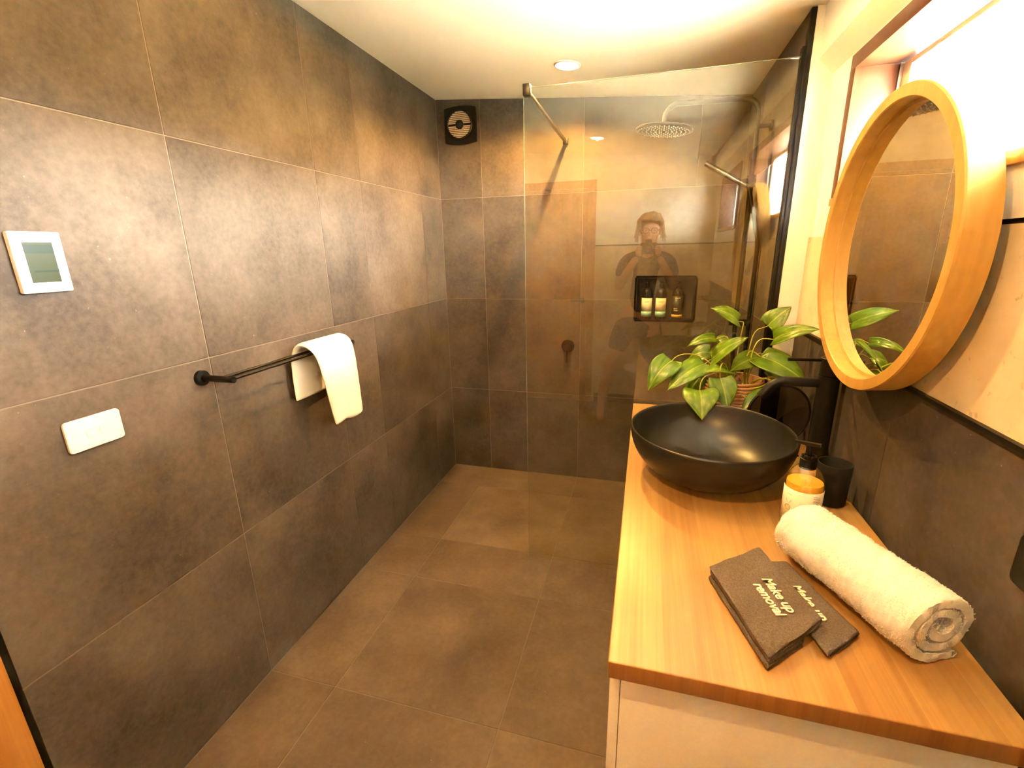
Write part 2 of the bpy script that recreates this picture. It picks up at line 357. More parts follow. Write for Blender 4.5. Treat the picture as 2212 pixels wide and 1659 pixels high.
# back wall with the niche cut out of the tiles
NX0, NX1, NZ0, NZ1, ND = 1.19, 1.51, 1.058, 1.300, .095
mb = MB(); mb.mi = 1
for b_ in ((-.12, -.02, NX0, 2.45), (NX1, -.02, WS+.2, 2.45), (NX0, -.02, NX1, NZ0), (NX0, NZ1, NX1, 2.45)):
    mb.box(b_[0], .0018, b_[1], b_[2], .12, b_[3])
mb.mi = 0
xs = [0, .27, .87, NX0, 1.47, NX1, WS]; zs = [0, .573, NZ0, ZD, NZ1, 1.773, 2.45]
def bw(u, v, d): return (u, -d, v)
tiles_rect(mb, [0, .27, .87], ZS+[2.45], bw)
tiles_rect(mb, [.87, 1.47, WS], [0, .573], bw); tiles_rect(mb, [.87, 1.47, WS], [1.773, 2.45], bw)
def plain(u0, v0, u1, v1, g=(1, 1, 1, 1)):
    a0, b0, a1, b1 = u0+GAP*g[0], v0+GAP*g[1], u1-GAP*g[2], v1-GAP*g[3]
    mb.box(a0, 0, b0, a1, T8, b1)
plain(.87, .573, NX0, ZD, (1, 1, 0, 1)); plain(.87, ZD, NX0, 1.773, (1, 1, 0, 1))
plain(NX0, .573, NX1, NZ0, (0, 1, 0, 0)); plain(NX0, NZ1, NX1, 1.773, (0, 0, 0, 1))
plain(NX1, .573, WS, ZD, (0, 1, 1, 1)); plain(NX1, ZD, WS, 1.773, (0, 1, 1, 1))
# niche lining
mb.box(NX0-.004, .0, NZ0-.01, NX1+.004, ND, NZ0); mb.box(NX0-.004, .0, NZ1, NX1+.004, ND, NZ1+.01)
mb.box(NX0-.01, .0, NZ0, NX0, ND, NZ1); mb.box(NX1, .0, NZ0, NX1+.01, ND, NZ1)
mb.box(NX0-.01, ND, NZ0-.01, NX1+.01, ND+.01, NZ1+.01)
struct(mb.build('wall_back', [M['tile'], M['grout']]))
# thin black metal edge round the niche opening
mb = MB(); q_ = .004
for a in ((NX0, NZ0, NX1, NZ0+q_), (NX0, NZ1-q_, NX1, NZ1), (NX0, NZ0, NX0+q_, NZ1), (NX1-q_, NZ0, NX1, NZ1)):
    mb.box(a[0], -.0015, a[1], a[2], .006, a[3])
struct(mb.build('trim_1', M['black_metal']))
# shower side wall (boxed out) and its white return
mb = MB(); mb.mi = 1; mb.box(WS+.0018, -.885, -.02, WS+.25, .12, 2.45)
mb.mi = 0; tiles_rect(mb, [0, -.30, -.886], ZS+[2.45], lambda u, v, d: (WS-d, u, v))
mb.mi = 2; mb.box(WS+.012, -.915, -.02, WS+.25, -.885, 2.45)
struct(mb.build('wall_shower', [M['tile'], M['grout'], M['white_paint']]))
# ceiling: falls gently to the window side
mb = MB(); x0, x1 = -.2, WR+.3
mb.hexa([(x0, YR-.2, ceil_z(x0)), (x1, YR-.2, ceil_z(x1)), (x1, .2, ceil_z(x1)), (x0, .2, ceil_z(x0)),
         (x0, YR-.2, ceil_z(x0)+.1), (x1, YR-.2, ceil_z(x1)+.1), (x1, .2, ceil_z(x1)+.1), (x0, .2, ceil_z(x0)+.1)])
struct(mb.build('ceiling', M['ceiling_paint'], smooth=0))
# window wall with two openings
WZ0, WZ1 = 1.578, 1.962
W1 = (-2.16, -1.115); W2 = (-3.22, -2.42)
DEP = .15
mb = MB()
def seg(y0, y1, z0, z1, mi, x=WR):
    mb.mi = mi; mb.box(x, y0, z0, WR+DEP, y1, z1)
ya, yb = YR-.2, -.90
seg(ya, yb, ZB+.008, WZ0, 0)
for y0, y1 in ((ya, W2[0]), (W2[1], W1[0]), (W1[1], yb)): seg(y0, y1, WZ0, WZ1, 0)
seg(ya, yb, WZ1, 2.45, 0)
mb.mi = 2; mb.box(WR+.006, ya, ZB, WR+DEP, -1.36, ZB+.008)      # dark shadow line
mb.mi = 0; mb.box(WR, -1.36, ZB, WR+DEP, yb, ZB+.008)
seg(ya, yb, ZD+.004, ZB, 1)
seg(ya, yb, -.02, ZD+.004, 3, WR+.0018+.002)
# bulkhead above the windows, splayed underside
mb.mi = 0
za = WZ1+.012; zb_ = za+.06; xb = WR-.045
mb.prism([(WR+.01, za), (xb, zb_), (xb, 2.45), (WR+.01, 2.45)], ya, -.914, 'y')
mb.mi = 4
tiles_rect(mb, [-.91, -1.08, -1.68, -2.28, -2.88, YR], [0, .573, ZD], lambda u, v, d: (WR+.002-d, u, v))
struct(mb.build('wall_right', [M['white_paint'], M['plaster'], M['black_line'], M['grout'], M['tile']], smooth=0))
# black tile trims
mb = MB(); mb.box(WR-.010, YR, ZD-.002, WR+.004, -.916, ZD+.006); struct(mb.build('trim_2', M['black_metal']))
mb = MB(); mb.box(-.02, -2.388, 0, .004, -2.374, 2.33); struct(mb.build('trim_3', M['black_metal']))
mb = MB(); mb.box(WS-.004, -.918, 0, WS+.0125, -.886, 2.178, .002); struct(mb.build('trim_4', M['black_metal']))
# rear wall: white over plaster with the same shadow line, dark skirting
mb = MB(); mb.mi = 0; mb.box(-.2, YR-.12, ZB+.012, WR+.2, YR, 2.45)
mb.mi = 2; mb.box(-.2, YR-.12, ZB, WR+.2, YR-.006, ZB+.012)
mb.mi = 1; mb.box(-.2, YR-.12, -.02, WR+.2, YR, ZB)
struct(mb.build('wall_rear', [M['white_paint'], M['plaster'], M['black_line']], smooth=0))
mb = MB(); mb.box(.80, YR, 0, WR, YR+.014, .09, .002); struct(mb.build('baseboard_rear', M['black_metal']))
# left side beyond the tiles: painted wall over a timber door
mb = MB(); mb.box(-.12, YR-.1, 2.06, .0, -2.388, 2.45); mb.box(-.12, YR-.1, -.02, 0, -3.30, 2.06); mb.box(-.2, YR-.1, -.02, -.12, -2.37, 2.45)
struct(mb.build('wall_entry', M['white_paint'], smooth=0))

def door(name, y0, y1, ztop, face, wall):
    """timber door leaf with frame boards; wall 'left' (in x=0) or 'rear'"""
    f = (lambda a, d, z: (d, a, z)) if wall == 'left' else (lambda a, d, z: (a, YR+d, z))
    def bx(mb, a0, d0, z0, a1, d1, z1, bev=.003):
        p, q = f(a0, d0, z0), f(a1, d1, z1); mb.box(*p, *q, bev)
    e = bpy.data.objects.new(name, None); C.objects.link(e); struct(e)
    fr = MB(); t = .065
    bx(fr, y0, .001, 0, y0+t, .024, ztop); bx(fr, y1-t, .001, 0, y1, .024, ztop); bx(fr, y0+t, .001, ztop-t, y1-t, .024, ztop)
    fr.build('door_frame', M['door_timber'], e)
    lf = MB(); bx(lf, y0+t+.003, .001, .01, y1-t-.003, .012, ztop-t-.003)
    n = 4
    for k in range(1, n):
        a = y0+t+(y1-y0-2*t)*k/n; bx(lf, a-.012, .012, .06, a+.012, .017, ztop-t-.05, .002)
    lf.build('door_leaf', M['door_timber'], e)
    return e, f
d2, f2 = door('door_2', -3.29, -2.392, 2.05, 0, 'left')
d1, f1 = door('door_1', .03, .775, 2.05, 0, 'rear')
h = MB(); h.lathe([(.026, .0), (.026, .008), (.012, .010), (.012, .045)], 20, (.665, YR+.012, 1.0), axis='y'); h.tube([(.672, YR+.055, 1.0), (.56, YR+.055, 1.0)], .009)
h.build('door_handle', M['black_metal'], d1)

def window(name, y0, y1, extra):
    e = bpy.data.objects.new(name, None); C.objects.link(e); struct(e)
    t = .026; xo = WR+DEP-.012
    # timber lining boards in the opening
    mb = MB()
    mb.box(WR-.008, y1-t, WZ0, xo, y1+.012, WZ1-t, .001); mb.box(WR-.008, y0-.012, WZ0, xo, y0+t, WZ1-t, .001)
    mb.box(WR-.008, y0-.012, WZ1-t, xo, y1+.012, WZ1+.013, .001)
    mb.build('window_frame', M['red_timber'], e)
    mb = MB(); mb.box(WR-.012, y0-.012, WZ0-.004, xo, y1+.012, WZ0+.018, .003); mb.build('window_sill', M['door_timber'], e)
    sx0, sx1 = WR+.105, WR+.137; fw = .045
    a0, a1, b0, b1 = y0+t+.004, y1-t-.004, WZ0+.022, WZ1-t-.004
    mb = MB()
    mb.box(sx0, a0, b0, sx1, a0+fw, b1, .003); mb.box(sx0, a1-fw, b0, sx1, a1, b1, .003)
    mb.box(sx0, a0+fw, b0, sx1, a1-fw, b0+fw*.6, .003); mb.box(sx0, a0+fw, b1-fw*.35, sx1, a1-fw, b1, .003)
    sa = mb.build('window_sash', M['glare_timber'], e)
    mb = MB(); mb.box(sx0+.013, a0+fw-.004, b0+fw*.6-.004, sx0+.018, a1-fw+.004, b1-fw*.35+.004); mb.build('window_pane', M['pane'], e)
    mb = MB(); mb.box(sx0-.010, y1-t-.011, b0, sx0-.001, y1-t-.0005, b1); mb.box(sx0-.010, y0+t+.0005, b0, sx0-.001, y0+t+.011, b1); mb.build('weather_strip', M['chrome'], e)
    return e
window('window_1', W1[0], W1[1], 0); window('window_2', W2[0], W2[1], 0)

# outside: pale paving, white patio roof on rafters with a brace
mb = MB(); mb.box(WR+DEP, -9, -.35, 8.2, 6, -.25); struct(mb.build('ground', M['deck'], smooth=0))
mb = MB(); mb.box(8.2, -30, -.36, 60, 30, -.27); struct(mb.build('lawn', M['grass'], smooth=0))
mb = MB(); mb.box(12, -7, -.3, 12.8, 7, 2.45, .15); hg = mb.build('blocker', M['grass']); tag(hg, 'added dark hedge beyond the paving outside the window', 'blocker')  # added to block low sky light from the upper left wall
ps = thing('sky_blocker', 'added slatted timber panel keeping skylight off the rear window', 'screen', (2.35, -3.2, -.25))  # added out of view, blocks sky light through the second window
mb = MB()
for k in range(16): mb.box(0, -.8, .05+k*.155, .03, .8, .19+k*.155, .002)
mb.build('slats', M['outside_timber'], ps, smooth=0)
for yy in (-.8, .73):
    mb = MB(); mb.box(.03, yy, 0, .10, yy+.07, 2.55, .003); mb.build('post', M['outside_timber'], ps, smooth=0)
pr = thing('patio_roof', 'white patio roof on timber rafters outside the window', 'roof', (WR+.2, 0, 0))
mb = MB(); mb.hexa([(.05, -5, 2.52), (1.5, -5, 2.36), (1.5, 2.5, 2.36), (.05, 2.5, 2.52), (.05, -5, 2.55), (1.5, -5, 2.39), (1.5, 2.5, 2.39), (.05, 2.5, 2.55)]); mb.build('roof_sheet', M['roof_white'], pr, smooth=0)
for k, y in enumerate((-3.6, -2.7, -1.8, -.9, 0)):
    mb = MB(); mb.hexa([(.05, y, 2.42), (1.5, y, 2.26), (1.5, y+.05, 2.26), (.05, y+.05, 2.42), (.05, y, 2.52), (1.5, y, 2.36), (1.5, y+.05, 2.36), (.05, y+.05, 2.52)]); mb.build('rafter', M['outside_timber'], pr, smooth=0)
mb = MB(); mb.box(1.1, -5, 2.14, 1.18, 2.5, 2.27); mb.build('beam', M['outside_timber'], pr, smooth=0)
mb = MB(); mb.box(1.1, -4.3, -.25, 1.18, -4.2, 2.13); mb.box(1.1, 2.2, -.25, 1.18, 2.3, 2.13); mb.build('post', M['outside_timber'], pr, smooth=0)
mb = MB(); mb.tube([(1.14, -4.25, 1.5), (1.14, -3.5, 2.15)], .04, 4); mb.build('brace', M['outside_timber'], pr, smooth=0)

# ================================================================== LAMPS
def downlight(x, y, label, cone, blend, power):
    zc = ceil_z(x); t = thing('downlight', label, 'ceiling light', (x, y, zc), (0, radians(4.5), 0), 'recessed ceiling downlights')
    mb = MB(); mb.lathe([(.050, -.001), (.059, -.001), (.060, -.003), (.058, -.006), (.051, -.007), (.048, -.003), (.048, .0)], 48); mb.build('trim_ring', M['white_plastic'], t)
    mb = MB(); mb.lathe([(.0, -.0032), (.0485, -.0030), (.0485, -.0012), (0, -.0012)], 32); mb.build('lens', M['lamp_glow'], t)
    ld = bpy.data.lights.new('downlight_beam', 'SPOT'); ld.energy = LAMP_W*4*power; ld.color = WARM; ld.spot_size = radians(cone); ld.spot_blend = blend; ld.shadow_soft_size = .007
    lo = bpy.data.objects.new('downlight_beam', ld); C.objects.link(lo); lo.parent = t; lo.location = (0, 0, -.011)
    return t
downlight(.853, -.488, 'glowing round downlight in the ceiling over the shower', 158, .3, 1.15)
downlight(.836, -2.79, 'glowing round downlight over the entry, mirrored in the shower glass', 177, .08, .52)
downlight(.825, -1.49, 'round downlight in the ceiling between the shower and entry lights', 177, .08, .42)

# ================================================================== SHOWER
sc = thing('shower_screen', 'frameless clear glass shower screen with black corner brace', 'shower screen', (.757, YG, 0))
GX = WS-.757-.004
mb = MB(); mb.box(0, -.004, .006, GX, .004, 2.049); mb.build('glass_pane', M['screen_glass'], sc, smooth=0)
mb = MB(); mb.box(-.0006, -.004, .006, -.0001, .004, 2.049); mb.box(0, -.004, 2.0491, GX, .004, 2.0497); mb.build('polished_edge', M['glass_edge'], sc, smooth=0)
mb = MB(); mb.box(GX-.012, -.013, .006, GX+.002, -.0045, 2.075, .001); mb.box(GX-.012, .0045, .006, GX+.002, .013, 2.075, .001); mb.build('wall_channel', M['black_metal'], sc)
br = MB(); br.box(.006, .006, 2.030, .021, .872, 2.045, .001); bro = br.build('brace_bar', M['gunmetal'], sc)
mb = MB(); mb.box(.0, -.016, 2.022, .027, .018, 2.062, .002); mb.build('glass_clamp', M['black_metal'], sc)
mb = MB(); mb.box(.0, .872, 2.022, .027, .8985, 2.053, .002); mb.build('wall_bracket', M['black_metal'], sc)

# rail shower on the side wall
Y = -.53
rs = thing('rail_shower', 'black rail shower with round rain head and hand piece', 'shower', (1.643, Y, 1.13))
def P(x, y, z): return (x-1.643, y-Y, z-1.13)
top = 2.035
path = [P(1.643, Y, 1.13), P(1.643, Y, 1.6), P(1.643, Y, top-.06)] + [Vector(P(1.643-.06+.06*cos(a), Y, top-.06+.06*sin(a))) for a in [pi/2*i/8 for i in range(1, 9)]]
path += [P(1.45, Y, top+.004), P(1.335, Y, top+.006)] + [Vector(P(1.335-.055*sin(a), Y, top-.049+.055*cos(a))) for a in [pi/2*i/8 for i in range(1, 9)]] + [P(1.28, Y, 1.965)]
mb = MB(); mb.tube(path, .0105, 18); mb.build('riser_pipe', M['black_metal'], rs)
mb = MB(); mb.lathe([(.0, .006), (.112, .004), (.118, .0), (.118, -.006), (.112, -.009), (0, -.009)], 56); hd = mb.build('rain_head', M['black_metal'], rs, loc=P(1.28, Y, 1.948)); hd.rotation_euler = (0, radians(5), 0)
mb = MB(); mb.lathe([(.0, .03), (.014, .03), (.016, .012), (.022, .006)], 24); c_ = mb.build('ball_joint', M['black_metal'], hd)
mb = MB()
for rr, n in ((.018, 6), (.036, 12), (.054, 18), (.072, 24), (.090, 30), (.105, 36)):
    for k in range(n): mb.lathe([(.0035, -.0085), (.0028, -.0125), (0, -.0125)], 6, (rr*cos(2*pi*k/n), rr*sin(2*pi*k/n), 0))
mb.build('nozzles', M['chrome'], hd)
mb = MB(); mb.tube([P(1.699, Y, 1.13), P(1.615, Y, 1.13)], .0145, 20); mb.lathe([(.026, 0), (.026, .008)], 28, Vector(P(1.691, Y, 1.13)), axis='x'); mb.tube([P(1.643, Y, 1.13), P(1.643, Y, 1.085)], .010); mb.build('diverter', M['black_metal'], rs)
mb = MB(); mb.tube([P(1.699, Y, 1.93), P(1.643, Y, 1.93)], .009); mb.lathe([(.02, 0), (.02, .008)], 24, Vector(P(1.691, Y, 1.93)), axis='x'); mb.build('wall_bracket', M['black_metal'], rs)
mb = MB(); mb.tube([P(1.643, Y, 1.70), P(1.643, Y, 1.745)], .018, 18); mb.tube([P(1.66, Y, 1.722), P(1.60, Y, 1.722)], .013, 16); sl = mb.build('slider', M['black_metal'], rs)
mb = MB(); mb.tube([P(1.625, Y-.02, 1.705), P(1.60, Y-.02, 1.718), P(1.455, Y-.02, 1.80)], [.010, .0115, .0115], 18); mb.build('hand_piece', M['chrome'], rs)
hp = []
for i in range(41):
    t = i/40
    if t < .62: hp.append(P(1.632+.055*min(1, t*6), Y-.02-.03*min(1, t*6), 1.70-.86*t/.62*.98))
    else:
        a = pi*(t-.62)/.38; hp.append(P(1.687-.022*(1-cos(a)), Y-.05+.025*(1-cos(a)), .857-.07*sin(a)+(1.08-.857)*((t-.62)/.38)**2))
mb = MB(); mb.tube(hp, [.0085+.0012*(i % 2) for i in range(41)], 12); mb.build('hose', M['black_metal'], rs)

mx = thing('shower_mixer', 'round dark shower mixer with pin lever on the back wall', 'shower mixer', (.797, 0, .889))
mb = MB(); mb.lathe([(.040, -.0005), (.040, -.006), (.038, -.008), (0, -.008)], 40, axis='y'); mb.build('cover_plate', M['black_metal'], mx)
mb = MB(); mb.lathe([(.023, -.008), (.023, -.048), (.021, -.052), (0, -.052)], 32, axis='y'); mb.build('knob', M['black_metal'], mx)
mb = MB(); mb.tube([(-.003, -.036, -.018), (-.004, -.036, -.098)], .0045, 12); mb.build('lever', M['black_metal'], mx)

# exhaust fan
fan = thing('exhaust_fan', 'square black exhaust fan with pale round louvres by the ceiling', 'fan', (.157, 0, 2.167))
mb = MB(); W_ = .096
def bow(t, s): return s*(1-.10*t*t)
out = []
for i in range(13): t = -1+2*i/12; out.append((t*W_*.98, -.088-.010*(1-t*t)))
for i in range(1, 12): t = -1+2*i/12; out.append((W_*.98+.002*(1-t*t), t*.088))
for i in range(13): t = 1-2*i/12; out.append((t*W_*.98, .088+.010*(1-t*t)))
for i in range(1, 12): t = 1-2*i/12; out.append((-W_*.98-.002*(1-t*t), t*.088))
mb.prism(out, -.024, -.0005, 'y'); hs = mb.build('housing', M['black_plastic'], fan)
mb = MB(); ring = [(.0805, -.024), (.0805, -.038), (.074, -.041), (.070, -.038), (.070, -.0245)]
mb.lathe(ring, 48, axis='y', caps=False); mb.build('shroud', M['black_plastic'], fan)
mb = MB()
for k in range(15):
    z = -.0651+k*.0093; hw = math.sqrt(max(0, .0705**2-z*z))
    if k != 7: mb.hexa([(-hw, -.0245, z-.002), (hw, -.0245, z-.002), (hw, -.029, z-.003), (-hw, -.029, z-.003), (-hw, -.027, z+.003), (hw, -.027, z+.003), (hw, -.036, z+.0015), (-hw, -.036, z+.0015)])
mb.build('louvres', M['fan_grey'], fan, smooth=0)
mb = MB(); mb.lathe([(.024, -.0245), (.024, -.038), (.019, -.044), (0, -.046)], 32, axis='y'); mb.build('motor_cap', M['black_plastic'], fan)

# bottles in the niche
def pump_bottle(x, y, z, label, kind):
    t = thing('pump_bottle', label, 'bottle', (x, y, z), group='bottles in the shower niche')
    R_ = .0310
    mb = MB(); mb.lathe([(R_*.9, 0), (R_, .004), (R_, .145), (R_*.96, .158), (R_*.78, .170), (R_*.5, .178), (.012, .182), (.0115, .188)], 36)
    mb.build('bottle_body', M['amber'], t)
    mb = MB(); mb.lathe([(.0135, .186), (.0135, .205), (.006, .207), (.005, .212)], 24); mb.lathe([(.0135, .212), (.0135, .219), (0, .219)], 20); mb.build('pump_collar', M['black_plastic'], t)
    a0, a1 = radians(200), radians(340)
    def band(name, z0, z1, mt, r=R_+.0006):
        m_ = MB(); n = 20; A = [m_.bm.verts.new((r*cos(a0+(a1-a0)*k/n), r*sin(a0+(a1-a0)*k/n), z0)) for k in range(n+1)]; B = [m_.bm.verts.new((v.co.x, v.co.y, z1)) for v in A]
        for k in range(n): m_.bm.faces.new([A[k], A[k+1], B[k+1], B[k]])
        o = m_.build(name, mt, t); so = o.modifiers.new('thickness', 'SOLIDIFY'); so.thickness = .0003; return o
    rot = Matrix.Rotation(radians(90), 4, 'X')
    def txt(body, size, z, dx, mt):
        M4 = Matrix.Translation((dx, -R_-.0012, z)) @ rot
        o = text_obj('label_text', body, size, M4, mt, None, .0002, 1, 'CENTER')
        for v in o.data.vertices:   # wrap round the bottle
            a = v.co.x/R_; r = R_+.0011+(abs(v.co.y)-R_-.0012); v.co.x = r*sin(a); v.co.y = -r*cos(a)
        o.parent = lb; return o
    if kind == 'cream':
        lb = band('label', .048, .125, M['label_cream']); band('label_band', .018, .048, M['label_teal'])
        txt('sukin', .0125, .101, 0, M['print_grey'])
        for zz, wd in ((.088, .016), (.066, .022), (.061, .024), (.056, .020)):
            m_ = MB(); n = 8
            A = [((R_+.0012)*sin(wd/R_/2*(2*k/n-1)), -(R_+.0012)*cos(wd/R_/2*(2*k/n-1)), zz) for k in range(n+1)]
            m_.tube(A, .0003, 4); m_.build('label_print', M['print_grey'], lb)
    else:
        lb = band('label', .032, .137, M['label_dark']); band('label_band', .016, .032, M['label_orange'])
        txt('natural', .0105, .124, -.002, M['label_cream']); txt('BODY', .0078, .063, -.010, M['label_cream']); txt('WASH', .0078, .053, -.0095, M['label_cream'])
    return t
pump_bottle(1.252, .042, NZ0, 'dark bottle with cream and teal label, first from the left in the niche', 'cream')
pump_bottle(1.331, .042, NZ0, 'dark bottle with cream and teal label, middle of the niche', 'cream')
pump_bottle(1.423, .042, NZ0, 'dark bottle with orange band and no cream label, right in the niche', 'dark')

# ================================================================== LEFT WALL FITTINGS
th = thing('thermostat', 'white square thermostat with green display on the tiled wall', 'thermostat', (0, -2.128, 1.458))
mb = MB(); mb.prism(rrect(-.045, -.062, .045, .062, .004), .0005, .014, 'x'); ob = mb.build('frame', M['white_plastic'], th)
ob.modifiers.new('soft', 'BEVEL').width = .0015
mb = MB(); mb.box(.0135, -.026, -.041, .0148, .026, .041); mb.build('display', M['lcd'], th)
mb = MB(); mb.box(.0147, -.0255, .018, .0151, .0255, .036); mb.build('display_bar', M['lcd_band'], th)
mb = MB(); mb.box(.0147, -.018, -.020, .0151, .0255, -.016); mb.build('display_bar', M['lcd_band'], th)
sw = thing('light_switch', 'white double light switch plate below the thermostat', 'light switch', (0, -2.114, 1.072))
mb = MB(); mb.prism(rrect(-.060, -.0375, .060, .0375, .008), .0005, .010, 'x'); ob = mb.build('plate', M['white_plastic'], sw); ob.modifiers.new('soft', 'BEVEL').width = .002
for yy in (-.0125, .0165):
    mb = MB(); mb.prism(rrect(yy-.009, -.0085, yy+.009, .0085, .003), .0095, .0125, 'x'); ob = mb.build('button', M['white_plastic'], sw); ob.modifiers.new('soft', 'BEVEL').width = .001

tr = thing('towel_rail', 'double black towel rail on the left tiled wall', 'towel rail', (0, -1.815, 1.122))
L_ = .585
for yy in (0, L_):
    mb = MB(); mb.lathe([(.0225, .0005), (.0225, .012), (.0215, .013), (0, .013)], 36, (0, yy, 0), axis='x'); mb.build('wall_flange', M['black_metal'], tr)
    mb = MB(); mb.tube([(.012, yy, 0), (.122, yy, 0)], .0095, 20); mb.build('arm', M['black_metal'], tr)
for xx in (.068, .108):
    mb = MB(); mb.tube([(xx, 0, 0), (xx, L_, 0)], .005, 14); mb.build('bar', M['black_metal'], tr)

# hand towel folded over the rail
def towel_section():
    # profile in (x, z) relative to the wall: back hem -> over the two bars -> front hem
    return [(.030, .945), (.029, .99), (.030, 1.05), (.035, 1.10), (.046, 1.132), (.064, 1.149), (.088, 1.154), (.112, 1.146), (.128, 1.122), (.135, 1.08), (.138, 1.02), (.140, .95), (.141, .89), (.142, .842)]
def draped(name, sec, y0, y1, th_, label):
    P0 = [Vector((x, z)) for x, z in sec]
    # resample
    pts = []
    for i in range(len(P0)-1):
        for k in range(4): 
            t = k/4; a = P0[max(i-1, 0)]; b = P0[i]; c = P0[i+1]; d = P0[min(i+2, len(P0)-1)]
            pts.append(.5*((2*b)+(c-a)*t+(2*a-5*b+4*c-d)*t*t+(3*b-a-3*c+d)*t**3))
    pts.append(P0[-1]); n = len(pts); NY = 18
    me = bpy.data.meshes.new(name); V = []; F_ = []
    def shape(i, j, off):
        p = pts[i]; t = pts[min(i+1, n-1)]-pts[max(i-1, 0)]; t.normalize(); nn = Vector((-t.y, t.x))
        v = j/NY; e = min(v, 1-v); rnd = th_*(math.sqrt(max(0, 1-(1-min(1, e/.09))**2))); s = i/(n-1)
        es = min(s, 1-s); rnd = min(rnd, th_*math.sqrt(max(0, 1-(1-min(1, es/.02))**2))+th_*.25)
        y = y0+(y1-y0)*v; x, z = p.x, p.y
        front = max(0, (s-.55)/.45)
        y += front*(.10*(1-v)*.55 - .01*v)      # front flap narrows towards its hem
        z -= front*front*.012*max(0, sin(pi*min(1, (1-v)*1.8)))
        x += .006*sin(v*7+1)*front + .004*sin(v*5)*max(0, (.35-s)/.35)
        x += nn.x*off*rnd; z += nn.y*off*rnd
        w_ = noise.noise(Vector((x*30, y*30, z*30)))*.0016
        return (x+w_, y, z)
    for i in range(n):
        for j in range(NY+1): V.append(shape(i, j, .5))
    for i in range(n):
        for j in range(NY+1): V.append(shape(i, j, -.5))
    off = n*(NY+1); idx = lambda i, j, o=0: o+i*(NY+1)+j
    for i in range(n-1):
        for j in range(NY):
            F_.append((idx(i, j), idx(i, j+1), idx(i+1, j+1), idx(i+1, j))); F_.append((idx(i, j, off), idx(i+1, j, off), idx(i+1, j+1, off), idx(i, j+1, off)))
    for i in range(n-1):
        F_.append((idx(i, 0), idx(i+1, 0), idx(i+1, 0, off), idx(i, 0, off))); F_.append((idx(i, NY), idx(i, NY, off), idx(i+1, NY, off), idx(i+1, NY)))
    for j in range(NY):
        F_.append((idx(0, j), idx(0, j, off), idx(0, j+1, off), idx(0, j+1))); F_.append((idx(n-1, j), idx(n-1, j+1), idx(n-1, j+1, off), idx(n-1, j, off)))
    me.from_pydata(V, [], F_); me.update()
    bm = bmesh.new(); bm.from_mesh(me); bmesh.ops.remove_doubles(bm, verts=bm.verts, dist=1e-6); bmesh.ops.recalc_face_normals(bm, faces=bm.faces); bm.to_mesh(me); bm.free()
    me.materials.append(M['towel']); o = link(name, me, None, 60); su = o.modifiers.new('smooth', 'SUBSURF'); su.levels = 1; su.render_levels = 1
    return tag(o, label, 'towel')
draped('hand_towel', towel_section(), -1.487, -1.245, .020, 'white folded hand towel hanging over the black towel rail')

# ================================================================== VANITY
CX0, CX1, CY0, CY1 = 1.219, WR-.012, -2.24, -.918
cab = thing('vanity_cabinet', 'cream vanity cabinet under the timber worktop', 'cabinet', (1.24, -2.215, .0))
mb = MB(); mb.box(0, 0, .22, CX1-1.245, 1.28, .806, .002); mb.build('carcass', M['cabinet'], cab)
for k in range(2):
    mb = MB(); mb.box(-.018, .004+k*.64, .225, -.001, .636+k*.64, .80, .002); dr = mb.build('door', M['cabinet'], cab)
wt = thing('worktop', 'long timber worktop carrying the black basin', 'worktop', (CX0, CY0, ZC))
mb = MB(); mb.box(0, 0.0, -.033, CX1-CX0, CY1-CY0, 0, .0025, 3)
for f in mb.bm.faces:
    if f.normal.y < -.9: f.material_index = 1
mb.build('board', [M['counter'], M['counter_edge']], wt)

# basin
bs = thing('basin', 'matte black oval bowl basin on the timber worktop', 'basin', (1.437, -1.528, ZC))
H_ = .136
outp = [(.30, 0), (.33, .0015)]
pr_ = []
for i in range(15):
    t = i/14; pr_.append((.34+.66*sin(t*pi/2)**.85, H_*(1-cos(t*pi/2))**.92+.002))
inn = []
for i in range(15):
    t = 1-i/14; inn.append(((.34+.66*sin(t*pi/2)**.85)-.035, H_*(1-cos(t*pi/2))**.92+.012 if i else H_+.001))
prof = [(.0, 0), (.30, 0)]+pr_+[(.995, H_+.004), (.982, H_+.0055), (.970, H_+.003)]+inn[1:]+[(.12, .012), (0, .0115)]
mb = MB(); mb.lathe([(r*.2135, z) for r, z in prof], 96, sx=1.0, sy=1.07); mb.build('bowl', M['black_ceramic'], bs, smooth=50)
mb = MB(); mb.lathe([(.0, .0145), (.020, .0145), (.022, .0125), (.022, .0118)], 32, (0, 0, .001)); mb.build('waste_plug', M['black_metal'], bs)

# tall mixer tap
tp = thing('basin_tap', 'tall matte black mixer tap beside the basin', 'tap', (1.747, -1.40, ZC))
mb = MB(); mb.lathe([(.029, 0), (.029, .005), (.0265, .006), (.0265, .272), (.025, .273)], 40); mb.build('column', M['black_metal'], tp)
mb = MB(); mb.lathe([(.025, .274), (.0268, .275), (.0268, .321), (.0255, .3225), (0, .3225)], 40); mb.build('handle_cap', M['black_metal'], tp)
mb = MB(); mb.tube([(-.02, 0, .3155), (-.108, .0, .3145)], .0048, 14); mb.build('lever', M['black_metal'], tp)
sp_ = [(-.015, 0, .2505), (-.105, 0, .2505)] + [Vector((-.105-.05*sin(a), 0, .2005+.05*cos(a))) for a in [radians(55)*i/8 for i in range(1, 9)]]
e_ = sp_[-1]; sp_ += [e_+Vector((-cos(radians(55))*.034, 0, -sin(radians(55))*.034))]
mb = MB(); mb.tube(sp_, .0135, 22); mb.build('spout', M['black_metal'], tp)

